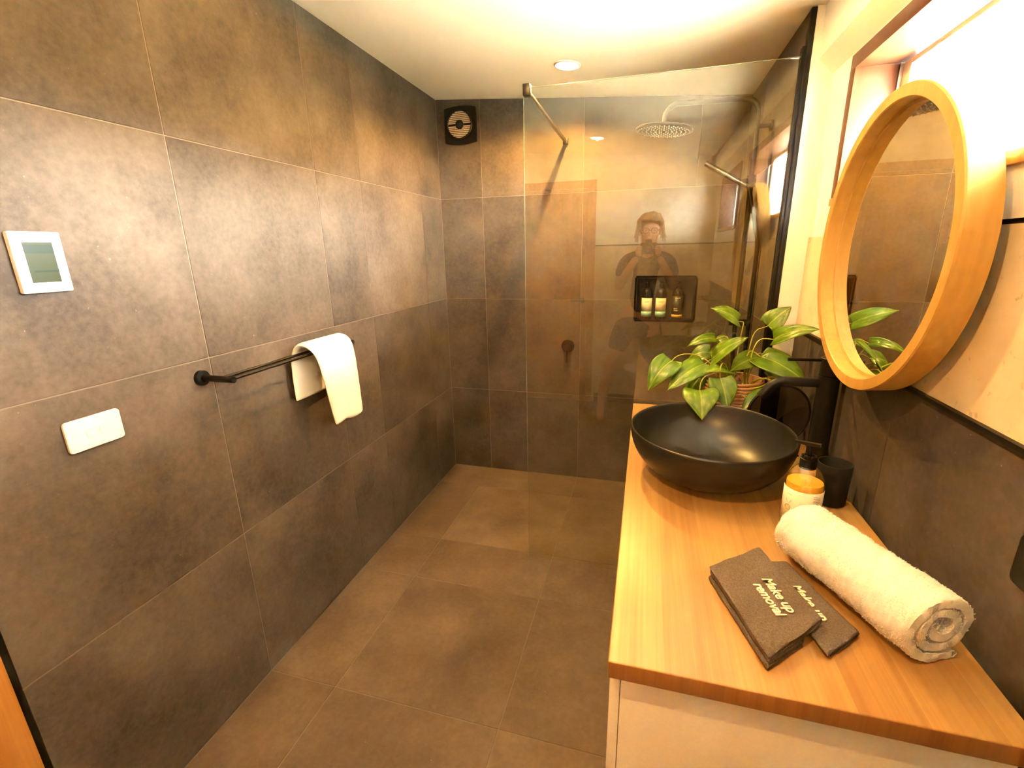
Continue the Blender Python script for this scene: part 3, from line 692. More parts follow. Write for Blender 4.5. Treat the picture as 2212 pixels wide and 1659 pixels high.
# soap bottle
sb = thing('soap_dispenser', 'clear pump bottle of amber hand soap with cream label', 'soap bottle', (1.612, -1.752, ZC), (0, 0, radians(0)))
R_ = .0385
shell = [(R_*.92, 0), (R_, .005), (R_, .100), (R_*.985, .112), (R_*.92, .124), (R_*.76, .137), (R_*.55, .146), (.0165, .150), (.0155, .156)]
mb = MB(); mb.lathe(shell, 44, caps=False); mb.build('bottle', M['bottle_glass'], sb)
mb = MB(); mb.lathe([(r-.002, max(z, .003)) for r, z in shell[:4]]+[(R_*.985-.0025, .113), (0, .113)], 40); mb.build('liquid', M['liquid'], sb)
mb = MB(); mb.lathe([(.0168, .146), (.0168, .168), (.0155, .169), (.0155, .171), (.008, .173), (.0045, .174), (.0045, .199)], 28)
for k in range(10): mb.box(.0128*cos(.628*k)-.0022, .0128*sin(.628*k)-.0022, .168, .0128*cos(.628*k)+.0022, .0128*sin(.628*k)+.0022, .175)
pc = mb.build('pump', M['black_plastic'], sb)
mb = MB(); dv = Vector((-.86, .50, 0)); a_ = Vector((.007, -.004, .203))
sd_ = Vector((.5, .86, 0))*.0062
A, B_ = a_-dv*.010, a_+dv*.040
mb.hexa([A-sd_+Vector((0, 0, -.004)), A+sd_+Vector((0, 0, -.004)), B_+sd_*.5+Vector((0, 0, -.006)), B_-sd_*.5+Vector((0, 0, -.006)), A-sd_*.8+Vector((0, 0, .003)), A+sd_*.8+Vector((0, 0, .003)), B_+sd_*.4, B_-sd_*.4])
mb.build('nozzle', M['black_plastic'], sb)
mb = MB(); n = 44; a0, a1 = radians(165), radians(345)
A = [mb.bm.verts.new(((R_+.0005)*cos(a0+(a1-a0)*k/n), (R_+.0005)*sin(a0+(a1-a0)*k/n), .016)) for k in range(n+1)]; B = [mb.bm.verts.new((v.co.x, v.co.y, .100)) for v in A]
for k in range(n): mb.bm.faces.new([A[k], A[k+1], B[k+1], B[k]])
lb = mb.build('label', M['label_cream'], sb); so = lb.modifiers.new('thickness', 'SOLIDIFY'); so.thickness = .0003
def onlab(a, z, r=R_+.0011): return Vector((r*cos(a), r*sin(a), z))
mb = MB()
for i in range(15):
    z = .093-i*.0042; w_ = .42 if i else .2
    mb.tube([onlab(radians(283)+w_*k/6*1.0*(1 if i != 13 else .6), z) for k in range(7)], .00055, 4)
mb.build('label_print', M['print_grey'], lb)
mb = MB()
cA = radians(212)
mb.tube([onlab(cA+.17*cos(t), .055+.0065*sin(t)) for t in [2*pi*k/24 for k in range(24)]], .0007, 5, True)
for s in (-1, 1):
    mb.tube([onlab(cA+s*(.05+.03*k), .066+.0022*k*(1)) for k in range(5)], .0005, 4); mb.tube([onlab(cA+s*(.02+.05*k), .045-.0026*k) for k in range(6)], .0005, 4)
mb.tube([onlab(cA-.12+.05*k, .030) for k in range(6)], .0005, 4); mb.tube([onlab(cA-.12+.05*k, .026) for k in range(5)], .0005, 4); mb.tube([onlab(cA-.14+.06*k, .087) for k in range(6)], .0005, 4)
mb.build('label_emblem', M['print_green'], lb)

tb = thing('tumbler', 'black tumbler between the soap bottle and the wall', 'tumbler', (1.716, -1.618, ZC))
mb = MB(); mb.lathe([(.0325, 0), (.0345, .003), (.0375, .104), (.0368, .107), (.0352, .107), (.0342, .104), (.031, .006), (0, .005)], 48); mb.build('cup', M['dark_rubber'], tb)

# round tabletop mirror on a wire stand
rm = thing('tabletop_mirror', 'small round black-rimmed mirror on wire stand behind the tap', 'mirror', (1.668, -1.275, ZC), (0, 0, radians(15)))
mb = MB(); mb.tube([(.098*cos(t), 0, .106+.098*sin(t)) for t in [2*pi*k/56 for k in range(56)]], .0042, 10, True); mb.build('rim', M['black_metal'], rm)
mb = MB(); mb.lathe([(0, -.002), (.096, -.002), (.096, .002), (0, .002)], 56, (0, 0, .106), axis='y'); mb.build('mirror_plate', M['dark_mirror'], rm)
mb = MB(); 
for s in (-1, 1): mb.tube([(s*.03, .004, .02), (s*.03, -.012, .004), (s*.03, -.082, .0035)], .0028, 8); 
mb.tube([(-.05, .004, .10), (-.05, .045, .004), (.05, .045, .004), (.05, .004, .10)], .0028, 8); mb.build('wire_stand', M['black_metal'], rm)

# rolled bath towel
def rolled_towel():
    ax0, ax1 = Vector((1.583, -1.868, 0)), Vector((1.701, -2.118, 0)); d = (ax1-ax0); Ln = d.length; d.normalize(); px = Vector((-d.y, d.x, 0))*-1
    # spiral centre line then offset to a closed band
    N = 150; turns = 2.35; pts = []
    for i in range(N+1):
        t = i/N; a = radians(296)-turns*2*pi*(1-t); r = .012+.0440*t**.9
        if t > .93: r += .006*(t-.93)/.07
        pts.append(Vector((-r*cos(a)*1.14, r*sin(a)*.98)))
    # tail lying on the worktop
    tail = pts[-1]
    th_ = .0150; ring = []
    nrm = []
    for i in range(len(pts)):
        t = pts[min(i+1, len(pts)-1)]-pts[max(i-1, 0)]; t.normalize(); nrm.append(Vector((-t.y, t.x)))
    up = [pts[i]+nrm[i]*th_/2*.93 for i in range(len(pts))]; dn = [pts[i]-nrm[i]*th_/2*.93 for i in range(len(pts))]
    cap1 = [pts[-1]+nrm[-1]*th_/2*cos(a)+(pts[-1]-pts[-2]).normalized()*th_/2*sin(a) for a in [pi*k/6 for k in range(1, 6)]]
    cap0 = [pts[0]-nrm[0]*th_/2*cos(a)-(pts[1]-pts[0]).normalized()*th_/2*sin(a) for a in [pi*k/6 for k in range(1, 6)]]
    ring = up+cap1+dn[::-1]+cap0
    zmin = min(p.y for p in ring); NS = 110
    bm = bmesh.new(); rows = []
    rng = random.Random(3)
    for s in range(NS+1):
        f = s/NS; row = []
        sag = 1+.03*sin(f*9)+.02*sin(f*23+1)
        for k, p in enumerate(ring):
            e = min(f, 1-f)*Ln; q = p*(1 if e > .004 else .97); x_, z_ = q.x*sag, (q.y-zmin)
            w_ = noise.noise(Vector((p.x*60, p.y*60, f*22)))*.0022+noise.noise(Vector((p.x*330, p.y*330, f*95)))*.0026+rng.uniform(-.0005, .0005)
            rad_ = p.normalized() if p.length > .03 else Vector((0, 0))
            endj = (noise.noise(Vector((p.x*40, p.y*40, 5 if f < .5 else 9)))*.003) if s in (0, NS) else 0
            pos = ax0+d*(f*Ln+endj)+px*(x_+rad_.x*w_)+Vector((0, 0, max(.0015, z_+rad_.y*w_)))
            row.append(bm.verts.new(pos+Vector((0, 0, ZC))))
        rows.append(row)
    n = len(ring)
    for s in range(NS):
        for k in range(n): bm.faces.new([rows[s][k], rows[s][(k+1) % n], rows[s+1][(k+1) % n], rows[s+1][k]])
    m1 = len(up)
    # end caps as a strip between outer and inner edge of the band
    for row in (rows[0], rows[-1]):
        u_ = row[:m1]; dd = row[m1+5:m1+5+m1][::-1]
        for k in range(m1-1): bm.faces.new([u_[k], u_[k+1], dd[k+1], dd[k]])
    bmesh.ops.recalc_face_normals(bm, faces=bm.faces)
    # short terry pile, as small tufts standing off the surface
    bm.normal_update(); fs = [f for f in bm.faces]; rng = random.Random(11)
    for _ in range(52000):
        f = rng.choice(fs); c = f.calc_center_median(); n_ = f.normal
        if abs(n_.dot(d)) > .6 and rng.random() > .06: continue
        vs = f.verts; c = c+(vs[0].co-vs[2].co)*rng.uniform(-.5, .5)+(vs[1].co-vs[-1].co)*rng.uniform(-.4, .4)
        l = rng.uniform(.0014, .0034); tdir = (n_+Vector((rng.uniform(-.6, .6), rng.uniform(-.6, .6), rng.uniform(-.6, .4)))).normalized()
        s_ = tdir.orthogonal().normalized()*.0006; tip = c+tdir*l
        if tip.z < ZC+.001 or c.z < ZC+.002: continue
        a, b, e = bm.verts.new(c-s_), bm.verts.new(c+s_), bm.verts.new(tip)
        bm.faces.new([a, b, e])
    me = bpy.data.meshes.new('rolled_towel'); bm.to_mesh(me); bm.free(); me.materials.append(M['towel'])
    o = link('rolled_towel', me, None, 80)
    return tag(o, 'fluffy white rolled towel on the timber worktop', 'towel')
rolled_towel()

# folded face cloths: a band folded back and forth, seen from its open near end
def band_extrude(path, th_, mapf, NS, seed, rough_, step=.0035):
    pts = [Vector(path[0])]
    for q in path[1:]:
        q = Vector(q); n = max(1, int((q-pts[-1]).length/step)); p0 = pts[-1].copy()
        pts += [p0.lerp(q, (i+1)/n) for i in range(n)]
    nn = []
    for i in range(len(pts)):
        t = pts[min(i+1, len(pts)-1)]-pts[max(i-1, 0)]; t.normalize(); nn.append(Vector((-t.y, t.x)))
    up = [p+q*th_/2 for p, q in zip(pts, nn)]; dn = [p-q*th_/2 for p, q in zip(pts, nn)]
    e1 = (pts[-1]-pts[-2]).normalized(); e0 = (pts[0]-pts[1]).normalized()
    c1 = [pts[-1]+nn[-1]*th_/2*cos(a)+e1*th_/2*sin(a) for a in [pi*k/4 for k in range(1, 4)]]
    c0 = [pts[0]-nn[0]*th_/2*cos(a)+e0*th_/2*sin(a) for a in [pi*k/4 for k in range(1, 4)]]
    ring = up+c1+dn[::-1]+c0; cent = pts+[pts[-1]]*3+pts[::-1]+[pts[0]]*3
    bm = bmesh.new(); rows = []
    for s_ in range(NS+1):
        v = s_/NS; row = []
        e = min(v, 1-v); sh = 1 if e > 1e-6 else .62
        for p, c in zip(ring, cent):
            q = c+(p-c)*sh
            w_ = noise.noise(Vector((q.x*45, q.y*160, v*9+seed)))*rough_+noise.noise(Vector((q.x*300, q.y*300, v*60+seed)))*rough_*.5
            row.append(bm.verts.new(mapf(q.x+w_, max(.0003, q.y+w_), v+noise.noise(Vector((q.x*40, q.y*120, seed)))*(.012 if e < 1e-6 else 0))))
        rows.append(row)
    n = len(ring); m1 = len(up)
    for s_ in range(NS):
        for k in range(n): bm.faces.new([rows[s_][k], rows[s_][(k+1) % n], rows[s_+1][(k+1) % n], rows[s_+1][k]])
    for row in (rows[0], rows[-1]):
        u_ = row[:m1]; dd = row[m1+3:m1+3+m1][::-1]
        for k in range(m1-1): bm.faces.new([u_[k], u_[k+1], dd[k+1], dd[k]])
    bmesh.ops.recalc_face_normals(bm, faces=bm.faces)
    return bm
def foldarc(cx, cz, r, right):
    return [(cx+(1 if right else -1)*r*sin(pi*k/6), cz+r*cos(pi*k/6)) for k in range(7)]
def face_cloth(quad, wd, path, th_, label, body, ztop):
    A, B, Cc, D = [Vector((*p, 0)) for p in quad]; cen = (A+B+Cc+D)/4
    t = thing('face_cloth', label, 'face cloth', (cen.x, cen.y, ZC), group='face cloths on the worktop')
    def mp(u, z, v):
        p = A.lerp(B, u/wd).lerp(D.lerp(Cc, u/wd), v)-cen
        return Vector((p.x, p.y, z*(1+.05*sin(v*5+u*20))))
    bm = band_extrude(path, th_, mp, 40, len(label), .0007)
    me = bpy.data.meshes.new('cloth'); bm.to_mesh(me); bm.free(); me.materials.append(M['grey_cloth']); link('cloth', me, t, 75)
    for body_, at, dr, width in body:
        tx = Vector((*dr, 0)).normalized(); ty = Vector((-tx.y, tx.x, 0))
        M4 = Matrix((tx, ty, Vector((0, 0, 1)))).transposed().to_4x4()
        o = text_obj('embroidery', body_, .0255, Matrix.Identity(4), M['cream_thread'], t, .0008, 1, shear=.1)
        w0 = max(v.co.x for v in o.data.vertices)
        for v in o.data.vertices:
            v.co = M4 @ Vector((v.co.x*width/w0, v.co.y, v.co.z)); x, y = v.co.x+at[0], v.co.y+at[1]
            # sit on the gently uneven top of the cloth
            v.co = Vector((x-cen.x, y-cen.y, v.co.z+ztop))
    return t
r_ = .00325
p1 = [(.002, .029), (.128, .029)]+foldarc(.128, .02575, r_, True)[1:]+[(.008, .0225)]+foldarc(.008, .01925, r_, False)[1:]+[(.083, .016)]+foldarc(.083, .01275, r_, True)[1:]+[(.006, .0095)]+foldarc(.006, .00625, r_, False)[1:]+[(.085, .003)]
p2 = [(.001, .0133), (.062, .0137)]+foldarc(.062, .0085, .0052, True)[1:]+[(.010, .0033)]
face_cloth([(1.487, -1.938), (1.548, -1.926), (1.612, -2.092), (1.545, -2.155)], .070, p2, .0052, 'charcoal face cloth partly hidden under another beside the rolled towel', [('Make up', (1.531, -2.004), (.297, -.955), .086)], .0172)
face_cloth([(1.391, -2.003), (1.496, -1.914), (1.552, -2.100), (1.452, -2.201)], .131, p1, .0058, 'charcoal face cloth reading Make up removal, on top nearest the front', [('Make up', (1.478, -2.018), (.285, -.96), .085), ('removal', (1.460, -2.037), (.285, -.96), .078)], .0330)

# ------------------------------------------------------------------ pothos in a basket
PX, PY = 1.568, -1.085
pl = thing('potted_plant', 'trailing green pothos in a woven basket behind the basin', 'plant', (PX, PY, ZC))
mb = MB(); prof = []
for i in range(31):
    t = i/30; r = .078+.022*sin(pi*(t*.8+.1)); prof.append((r+.0022*(i % 2), t*.172))
mb.lathe([(0, 0)]+prof+[(.083, .172), (.078, .14), (0, .14)], 60); mb.build('basket', M['basket'], pl)
mb = MB()
for i in range(15):
    z = .008+i*.0115; r = .0805+.022*sin(pi*(z/.172*.8+.1))
    mb.tube([(r*cos(2*pi*k/48), r*sin(2*pi*k/48), z+.0012*sin(2*pi*k/48*6+i)) for k in range(48)], .0046, 6, True)
mb.build('rope_coils', M['basket'], pl)
mb = MB(); mb.lathe([(0, .145), (.075, .143)], 32, caps=False); mb.build('soil', M['soil'], pl)
LEAVES = [
    # base, tip, width, pale, arch, roll
    ((1.56, -1.06, 1.21), (1.462, -1.12, 1.263), .060, 1, .012, -.3),
    ((1.658, -1.05, 1.195), (1.721, -1.05, 1.262), .072, 1, .008, .1),
    ((1.67, -1.1, 1.157), (1.766, -1.2, 1.212), .060, 1, .016, .25),
    ((1.348, -1.12, 1.074), (1.27, -1.2, .985), .088, 0, .022, 0),
    ((1.461, -1.1, 1.062), (1.335, -1.2, .989), .084, 1, .020, 0),
    ((1.495, -1.05, 1.143), (1.397, -1.08, 1.121), .044, 0, .018, 0),
    ((1.506, -1.04, 1.133), (1.553, -1.02, 1.142), .036, 0, .010, 0),
    ((1.482, -1.04, 1.091), (1.411, -1.02, 1.066), .074, 0, .012, 0),
    ((1.482, -1.1, 1.08), (1.576, -1.16, 1.173), .084, 1, .010, -.1),
    ((1.548, -1.12, 1.038), (1.444, -1.22, 1.063), .058, 1, .016, .1),
    ((1.634, -1.1, 1.096), (1.75, -1.22, 1.043), .095, 0, .016, 0),
    ((1.641, -1.06, 1.085), (1.536, -1.16, 1.057), .082, 0, .012, 0),
    ((1.500, -1.20, 1.038), (1.521, -1.27, .955), .078, 0, .012, 0),
    ((1.434, -1.245, 1.004), (1.437, -1.345, .940), .100, 1, .026, 0),
    ((1.654, -1.2, .991), (1.565, -1.24, .937), .068, 0, .010, 0),
    ((1.689, -1.18, .991), (1.634, -1.18, .932), .064, 1, .010, 0),
    ((1.682, -1.06, 1.043), (1.757, -1.12, .984), .066, 0, .010, 0),
    ((1.457, -1.06, 1.009), (1.409, -1.08, .923), .062, 0, .012, 0),
]
def leaf_mesh(B, T, wd, arch, roll, k):
    B, T = Vector(B), Vector(T); L = (T-B).length; d = (T-B).normalized(); mid = (B+T)/2
    view = (Vector((1.25, -2.6, 1.55))-mid).normalized(); hint = (view*.75+Vector((0, 0, .85))).normalized()
    nrm = (hint-d*hint.dot(d)).normalized(); nrm = Matrix.Rotation(roll, 3, d) @ nrm; sd = d.cross(nrm)
    NS, NT = 18, 10; V = []; UV = []
    for i in range(NS+1):
        s = i/NS; hw = wd*.56*(s/.30)**.43*((1-s)/.70)**1.0 if 0 < s < 1 else 0
        for j in range(-NT, NT+1):
            t = j/NT
            along = s*L - .24*L*(abs(t)**1.5)*(1-s)**4*min(1, s*9) - .10*L*(1-abs(t))*0
            c = B+d*along+nrm*(arch*4*s*(1-s)-.25*arch*s*s)
            lift = abs(t)*hw*.30*(1-s*.5) - (t*t)*hw*.22
            wav = .0018*sin(s*9+j*.8+k)*abs(t)
            V.append(c+sd*(t*hw)+nrm*(lift+wav)); UV.append((s, .5+t*.5*hw/(wd/2)))
    F_ = []
    n = 2*NT+1
    for i in range(NS):
        for j in range(n-1): F_.append((i*n+j, i*n+j+1, (i+1)*n+j+1, (i+1)*n+j))
    return V, F_, UV, nrm, d
for k, (B, T, wd, pale, arch, roll) in enumerate(LEAVES):
    V, F_, UV, nrm, d = leaf_mesh(B, T, wd, arch, roll, k)
    org = Vector((PX, PY, ZC)); me = bpy.data.meshes.new('leaf'); me.from_pydata([v-org for v in V], [], F_); me.update()
    uv = me.uv_layers.new(name='UVMap')
    for lp in me.loops: uv.data[lp.index].uv = UV[lp.vertex_index]
    me.materials.append(M['leaf_pale'] if pale else M['leaf']); lo = link('leaf', me, pl, 0)
    me.polygons.foreach_set('use_smooth', [True]*len(me.polygons))
    so = lo.modifiers.new('thickness', 'SOLIDIFY'); so.thickness = .0007
    # stalk from the basket to the leaf base
    b0 = Vector(B)-org; r0 = Vector((b0.x*.35, b0.y*.35, .142)); r0.x = max(-.06, min(.06, r0.x)); r0.y = max(-.06, min(.06, r0.y))
    c1 = r0+Vector((0, 0, max(.05, b0.z-.142+.03))); c2 = b0-d*.05+Vector((0, 0, .012 if b0.z > .2 else .05))
    pts = [(1-t)**3*r0+3*(1-t)**2*t*c1+3*(1-t)*t*t*c2+t**3*b0 for t in [i/14 for i in range(15)]]
    mb = MB(); mb.tube(pts, [.0024-.0009*i/14 for i in range(15)], 8); mb.build('stem', M['stem'], lo)
# two trailing vines over the basket front
mb = MB()
for pts in ([(-.02, -.07, .15), (-.01, -.098, .15), (.03, -.106, .13), (.06, -.112, .095)], [(.07, -.04, .15), (.095, -.06, .14), (.06, -.11, .08), (.01, -.125, .06)], [(.0, -.07, .16), (.04, -.1, .155), (.09, -.07, .165), (.11, -.03, .19)]):
    q = [Vector(p) for p in pts]; pp = [(1-t)**3*q[0]+3*(1-t)**2*t*q[1]+3*(1-t)*t*t*q[2]+t**3*q[3] for t in [i/14 for i in range(15)]]
    mb.tube(pp, .0025, 8)
mb.build('vines', M['stem'], pl)

# ------------------------------------------------------------------ wall mirror
MY, MZ, MR = -1.632, 1.452, .305
wm = thing('wall_mirror', 'round oak-framed mirror hanging in front of the window', 'mirror', (WR, MY, MZ))
xf, xbk = 1.700-WR, 1.752-WR
def ringprof(pr, name, mt, n=112):
    mb = MB(); rows = []
    for k in range(n):
        t = 2*pi*k/n; rows.append([mb.bm.verts.new((x, r*cos(t), r*sin(t))) for r, x in pr])
    for k in range(n):
        A, B = rows[k], rows[(k+1) % n]
        for i in range(len(pr)): mb.bm.faces.new([A[i], A[(i+1) % len(pr)], B[(i+1) % len(pr)], B[i]])
    return mb.build(name, mt, wm)
ringprof([(MR-.002, xf), (MR, xf+.003), (MR-.004, xbk), (MR-.034, xbk), (MR-.034, xf+.030), (MR-.027, xf+.029), (MR-.026, xf+.002), (MR-.024, xf)], 'frame', M['mirror_wood'])
mb = MB(); mb.lathe([(0, xf+.031), (MR-.031, xf+.031), (MR-.031, xf+.036), (0, xf+.036)], 96, axis='x'); mb.build('mirror_glass', M['mirror'], wm)
mb = MB(); mb.lathe([(0, xf+.037), (MR-.032, xf+.037), (MR-.032, xf+.042), (0, xf+.042)], 64, axis='x'); mb.build('backing', M['black_plastic'], wm)
mb = MB(); mb.box(xbk-.012, -.12, .06, -.0005, .12, .10); mb.build('hanging_cleat', M['mirror_wood'], wm)

# black power outlet at the right edge
po = thing('power_outlet', 'black power outlet plate on the tiles above the worktop', 'power outlet', (WR, -2.165, 1.035))
mb = MB(); mb.prism(rrect(-.062, -.04, .062, .04, .012), -.014, .0, 'x'); ob = mb.build('plate', M['black_plastic'], po); ob.modifiers.new('soft', 'BEVEL').width = .003
for s in (-1, 1):
    mb = MB(); mb.box(-.0165, s*.03-.008, -.02, -.0138, s*.03+.008, .006, .001); mb.build('rocker', M['black_plastic'], po)

# little potted succulent on the window sill
sg = thing('sill_plant', 'small yellow-green plant in a white pot on the window sill', 'plant', (WR+.055, W1[0]+.105, WZ0+.018))
mb = MB(); mb.lathe([(.026, 0), (.033, .004), (.036, .062), (.0345, .064), (.031, .062), (.03, .05), (0, .05)], 36); mb.build('pot', M['white_plastic'], sg)
rng = random.Random(5); st = MB(); lf = MB()
for k in range(9):
    a = rng.uniform(0, 2*pi); tip = Vector((.045*cos(a)*rng.uniform(.3, 1), .07*sin(a)*rng.uniform(.3, 1), rng.uniform(.11, .19)))
    base = Vector((.01*cos(a), .01*sin(a), .05)); st.tube([base, base.lerp(tip, .5)+Vector((0, 0, .01)), tip], .0015, 6)
    for i in range(9):
        c = base.lerp(tip, .25+.75*i/8); b = rng.uniform(0, 6.28); dd = Vector((cos(b), sin(b), rng.uniform(0, .7))).normalized()*.018; s_ = dd.cross(Vector((0, 0, 1))).normalized()*.005
        u_ = Vector((0, 0, .002)); lf.hexa([c-s_*.3, c+s_*.3, c+dd*.6+s_, c+dd*.6-s_, c-s_*.3+u_, c+s_*.3+u_, c+dd+u_+s_*.2, c+dd+u_-s_*.2])
st.build('stems', M['stem'], sg); lf.build('foliage', M['leaf_pale'], sg)

# ================================================================== BEHIND THE CAMERA (seen in the glass)
to = thing('toilet', 'white toilet against the window wall, mirrored in the glass', 'toilet', (WR, -3.265, 0))
mb = MB()
def dshape(x_front, w, n=24): return [(-.003, -w)]+[(x_front+w*.9*(1-cos(t))*1.0, -w*cos(pi/2*0)*cos(t)) if 0 else (x_front+w-w*sin(t), -w*cos(t)) for t in [pi*k/n for k in range(n+1)]]+[(-.003, w)]
rows = []
for z, xf_, w_ in ((0, -.46, .115), (.12, -.52, .12), (.30, -.62, .165), (.385, -.69, .18), (.395, -.695, .182)):
    rows.append([mb.bm.verts.new((a, b, z)) for a, b in dshape(xf_, w_)])
n = len(rows[0])
for i in range(len(rows)-1):
    for k in range(n): mb.bm.faces.new([rows[i][k], rows[i][(k+1) % n], rows[i+1][(k+1) % n], rows[i+1][k]])
mb.bm.faces.new(rows[0][::-1]); mb.bm.faces.new(rows[-1]); mb.build('bowl', M['toilet'], to)
mb = MB(); mb.prism([(min(a, -.16), b) for a, b in dshape(-.70, .185)], .397, .425, 'z'); ob = mb.build('seat_lid', M['toilet'], to); ob.modifiers.new('soft', 'BEVEL').width = .008
mb = MB(); mb.box(-.155, -.185, .397, -.003, .185, .80, .015, 3); mb.build('cistern', M['toilet'], to)

# the person taking the photograph
pe = thing('person', 'person in a dark T-shirt holding a camera, mirrored in the shower glass', 'person', (1.22, -3.0, 0))
PO = Vector((1.22, -3.0, 0))
def skin_body(name, verts, edges, mt, root=0, sub=2):
    me = bpy.data.meshes.new(name); me.from_pydata([Vector(v[0])-PO for v in verts], edges, []); me.update()
    o = bpy.data.objects.new(name, me); C.objects.link(o); o.parent = pe
    sk = o.modifiers.new('skin', 'SKIN'); sk.use_smooth_shade = True
    for i, v in enumerate(verts):
        r = v[1]; me.skin_vertices[0].data[i].radius = (r if isinstance(r, tuple) else (r, r)); me.skin_vertices[0].data[i].use_root = (i == root)
    su = o.modifiers.new('smooth', 'SUBSURF'); su.levels = sub; su.render_levels = sub
    me.materials.append(mt); return o
y = -3.0
BV = [((1.20, y-.03, .92), (.125, .10)), ((1.21, y-.03, 1.08), (.115, .085)), ((1.23, y-.03, 1.25), (.135, .09)), ((1.24, y-.02, 1.38), (.10, .075)), ((1.245, y-.015, 1.45), .055), ((1.247, y, 1.52), .058), ((1.25, y-.01, 1.59), (.072, .090)), ((1.25, y-.012, 1.66), (.062, .078)),
      ((1.08, y-.04, 1.365), .052), ((1.02, y-.0, 1.14), .042), ((1.10, y+.085, 1.30), .033), ((1.165, y+.088, 1.40), .027),      # left arm (towards x=0)
      ((1.40, y-.04, 1.365), .052), ((1.46, y-.0, 1.14), .042), ((1.385, y+.085, 1.30), .033), ((1.325, y+.088, 1.40), .027),
      ((1.08, y-.02, .86), .085), ((.985, y+.0, .47), .060), ((.925, y-.04, .25), .052), ((.905, y-.03, .08), .036), ((.915, y+.06, .035), .034), ((.92, y+.12, .025), .026),
      ((1.31, y-.01, .86), .085), ((1.33, y+.02, .47), .060), ((1.34, y+.0, .25), .052), ((1.345, y+.01, .08), .036), ((1.35, y+.08, .035), .034), ((1.35, y+.14, .025), .026)]
BE = [(0, 1), (1, 2), (2, 3), (3, 4), (4, 5), (5, 6), (6, 7), (3, 8), (8, 9), (9, 10), (10, 11), (3, 12), (12, 13), (13, 14), (14, 15), (0, 16), (16, 17), (17, 18), (18, 19), (19, 20), (20, 21), (0, 22), (22, 23), (23, 24), (24, 25), (25, 26), (26, 27)]
skin_body('body', BV, BE, M['skin'])
SV = [((1.20, y-.03, .90), (.145, .118)), ((1.21, y-.03, 1.08), (.135, .102)), ((1.23, y-.03, 1.25), (.152, .106)), ((1.24, y-.022, 1.385), (.112, .088)), ((1.07, y-.04, 1.362), .066), ((1.035, y-.015, 1.22), .060), ((1.41, y-.04, 1.362), .066), ((1.445, y-.015, 1.22), .060)]
skin_body('t_shirt', SV, [(0, 1), (1, 2), (2, 3), (3, 4), (4, 5), (3, 6), (6, 7)], M['shirt'])
HV = [((1.20, y-.03, .95), (.14, .115)), ((1.20, y-.03, .86), (.14, .115)), ((1.07, y-.02, .80), .10), ((1.02, y-.005, .60), .085), ((1.31, y-.03, .80), .10), ((1.325, y-.025, .60), .085)]
skin_body('shorts', HV, [(0, 1), (1, 2), (2, 3), (1, 4), (4, 5)], M['shorts'])
# fingers: five short chains per hand closing on the camera body
for s, hx in ((-1, 1.157), (1, 1.331)):
    fv = [((hx, y+.092, 1.415), (.026, .018))]; fe = []
    base = Vector((hx, y+.092, 1.415))
    for k in range(4):
        z = 1.470-k*.017; i = len(fv)
        fv += [((hx-s*.004, y+.116, z), .0088), ((hx-s*.020, y+.130, z+.002), .0083), ((hx-s*(.042-.003*abs(k-1)), y+.129, z+.003), .0076)]; fe += [(0, i), (i, i+1), (i+1, i+2)]
    i = len(fv); fv += [((hx-s*.004, y+.076, 1.405), .0098), ((hx-s*.022, y+.070, 1.418), .0088), ((hx-s*.038, y+.069, 1.428), .008)]; fe += [(0, i), (i, i+1), (i+1, i+2)]
    skin_body('hand', fv, fe, M['skin'], 0, 1)
# face details, hair, glasses
mb = MB(); mb.lathe([(.0, -.012), (.012, -.008), (.010, .02), (.004, .045), (0, .05)], 10, (1.25-PO.x, y+.083-PO.y, 1.565)); mb.build('nose', M['skin'], pe)
mb = MB(); mb.lathe([(.0, -.006), (.024, 0), (0, .006)], 14, (1.25-PO.x, y+.070-PO.y, 1.528))
mb.build('mouth', M['lips'], pe)
mb = MB()
for s in (-1, 1):
    if s > 0: mb.build('ear', M['skin'], pe); mb = MB()
    mb.lathe([(0, -.03), (.010, -.02), (.014, 0), (.012, .02), (0, .03)], 12, (1.25+s*.078-PO.x, y-.01-PO.y, 1.585))
mb.build('ear', M['skin'], pe)
mb = MB()
for s in (-1, 1): mb.tube([(1.25+s*.033+.024*cos(t)-PO.x, y+.090-PO.y, 1.592+.020*sin(t)) for t in [2*pi*k/20 for k in range(20)]], .0022, 6, True); mb.tube([(1.25+s*.056-PO.x, y+.088-PO.y, 1.597), (1.25+s*.08-PO.x, y-PO.y, 1.597)], .002, 6)
mb.tube([(1.241-PO.x, y+.092-PO.y, 1.595), (1.259-PO.x, y+.092-PO.y, 1.595)], .002, 6); mb.build('glasses', M['black_plastic'], pe)
mb = MB()
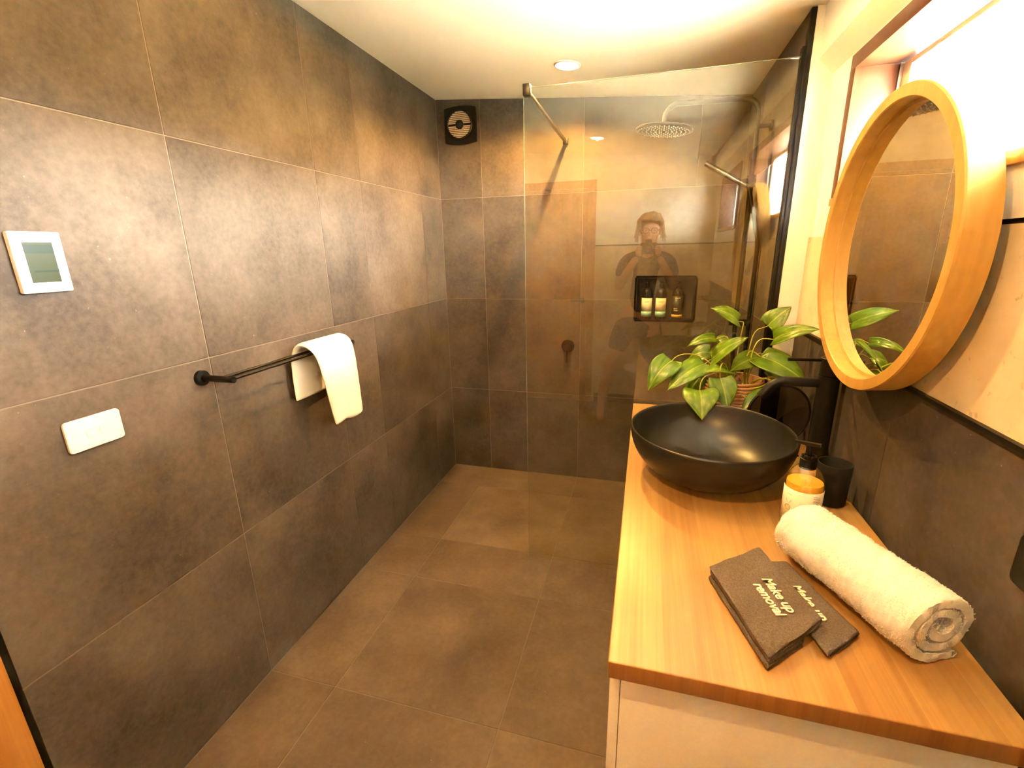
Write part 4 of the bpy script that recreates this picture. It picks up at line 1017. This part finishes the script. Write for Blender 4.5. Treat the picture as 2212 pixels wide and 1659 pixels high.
for s in (-1, 1): mb = MB(); mb.lathe([(0, -.006), (.009, 0), (0, .006)], 12, (1.25+s*.033-PO.x, y+.078-PO.y, 1.592)); mb.build('eye', M['hair'], pe)
bm = MB().bm; bmesh.ops.create_icosphere(bm, subdivisions=4, radius=1)
for v in bm.verts:
    p = v.co.copy(); n_ = noise.noise(p*3)*.10+noise.noise(p*9)*.07
    v.co = Vector((1.25+p.x*.104*(1+n_), y-.03+p.y*.105*(1+n_), 1.640+p.z*.098*(1+n_)))-PO
bmesh.ops.delete(bm, geom=[v for v in bm.verts if v.co.y > (y+.035-PO.y) and v.co.z < 1.655 and abs(v.co.x+PO.x-1.25) < .072], context='VERTS')
me = bpy.data.meshes.new('hair'); bm.to_mesh(me); bm.free(); me.materials.append(M['hair']); ho = link('hair', me, pe, 60); ho.modifiers.new('thickness', 'SOLIDIFY').thickness = .006
rng = random.Random(2)
for s in (-1, 1):
    mb = MB()
    for k in range(13):
        x_ = 1.25+s*rng.uniform(.078, .10); yy = y-rng.uniform(-.03, .07); mb.tube([(x_-PO.x, yy-PO.y, 1.64), (x_+s*.012-PO.x, yy-PO.y, 1.57), (x_+s*rng.uniform(-.005, .03)-PO.x, yy+.01-PO.y, rng.uniform(1.50, 1.55))], [.006, .005, .002], 6)
    mb.build('side_lock', M['hair'], pe)
cm = thing('held_camera', 'black camera held up by the person, mirrored in the glass', 'camera', (1.244, -2.885, 1.462))
mb = MB(); mb.box(-.062, -.030, -.046, .062, .004, .040, .006); mb.box(-.026, -.03, .038, .026, .0, .062, .006); mb.build('camera_body', M['black_plastic'], cm)
mb = MB(); mb.lathe([(.036, .004), (.036, .020), (.032, .028), (.032, .036), (.027, .036), (.022, .030), (0, .030)], 36, axis='y'); mb.build('lens_barrel', M['black_plastic'], cm)
mb = MB(); mb.tube([(-.046, -.013, -.040), (-.050, -.012, -.08), (-.022, -.012, -.12), (.022, -.012, -.12), (.050, -.012, -.08), (.046, -.013, -.040)], .004, 6); mb.build('strap', M['black_plastic'], cm)
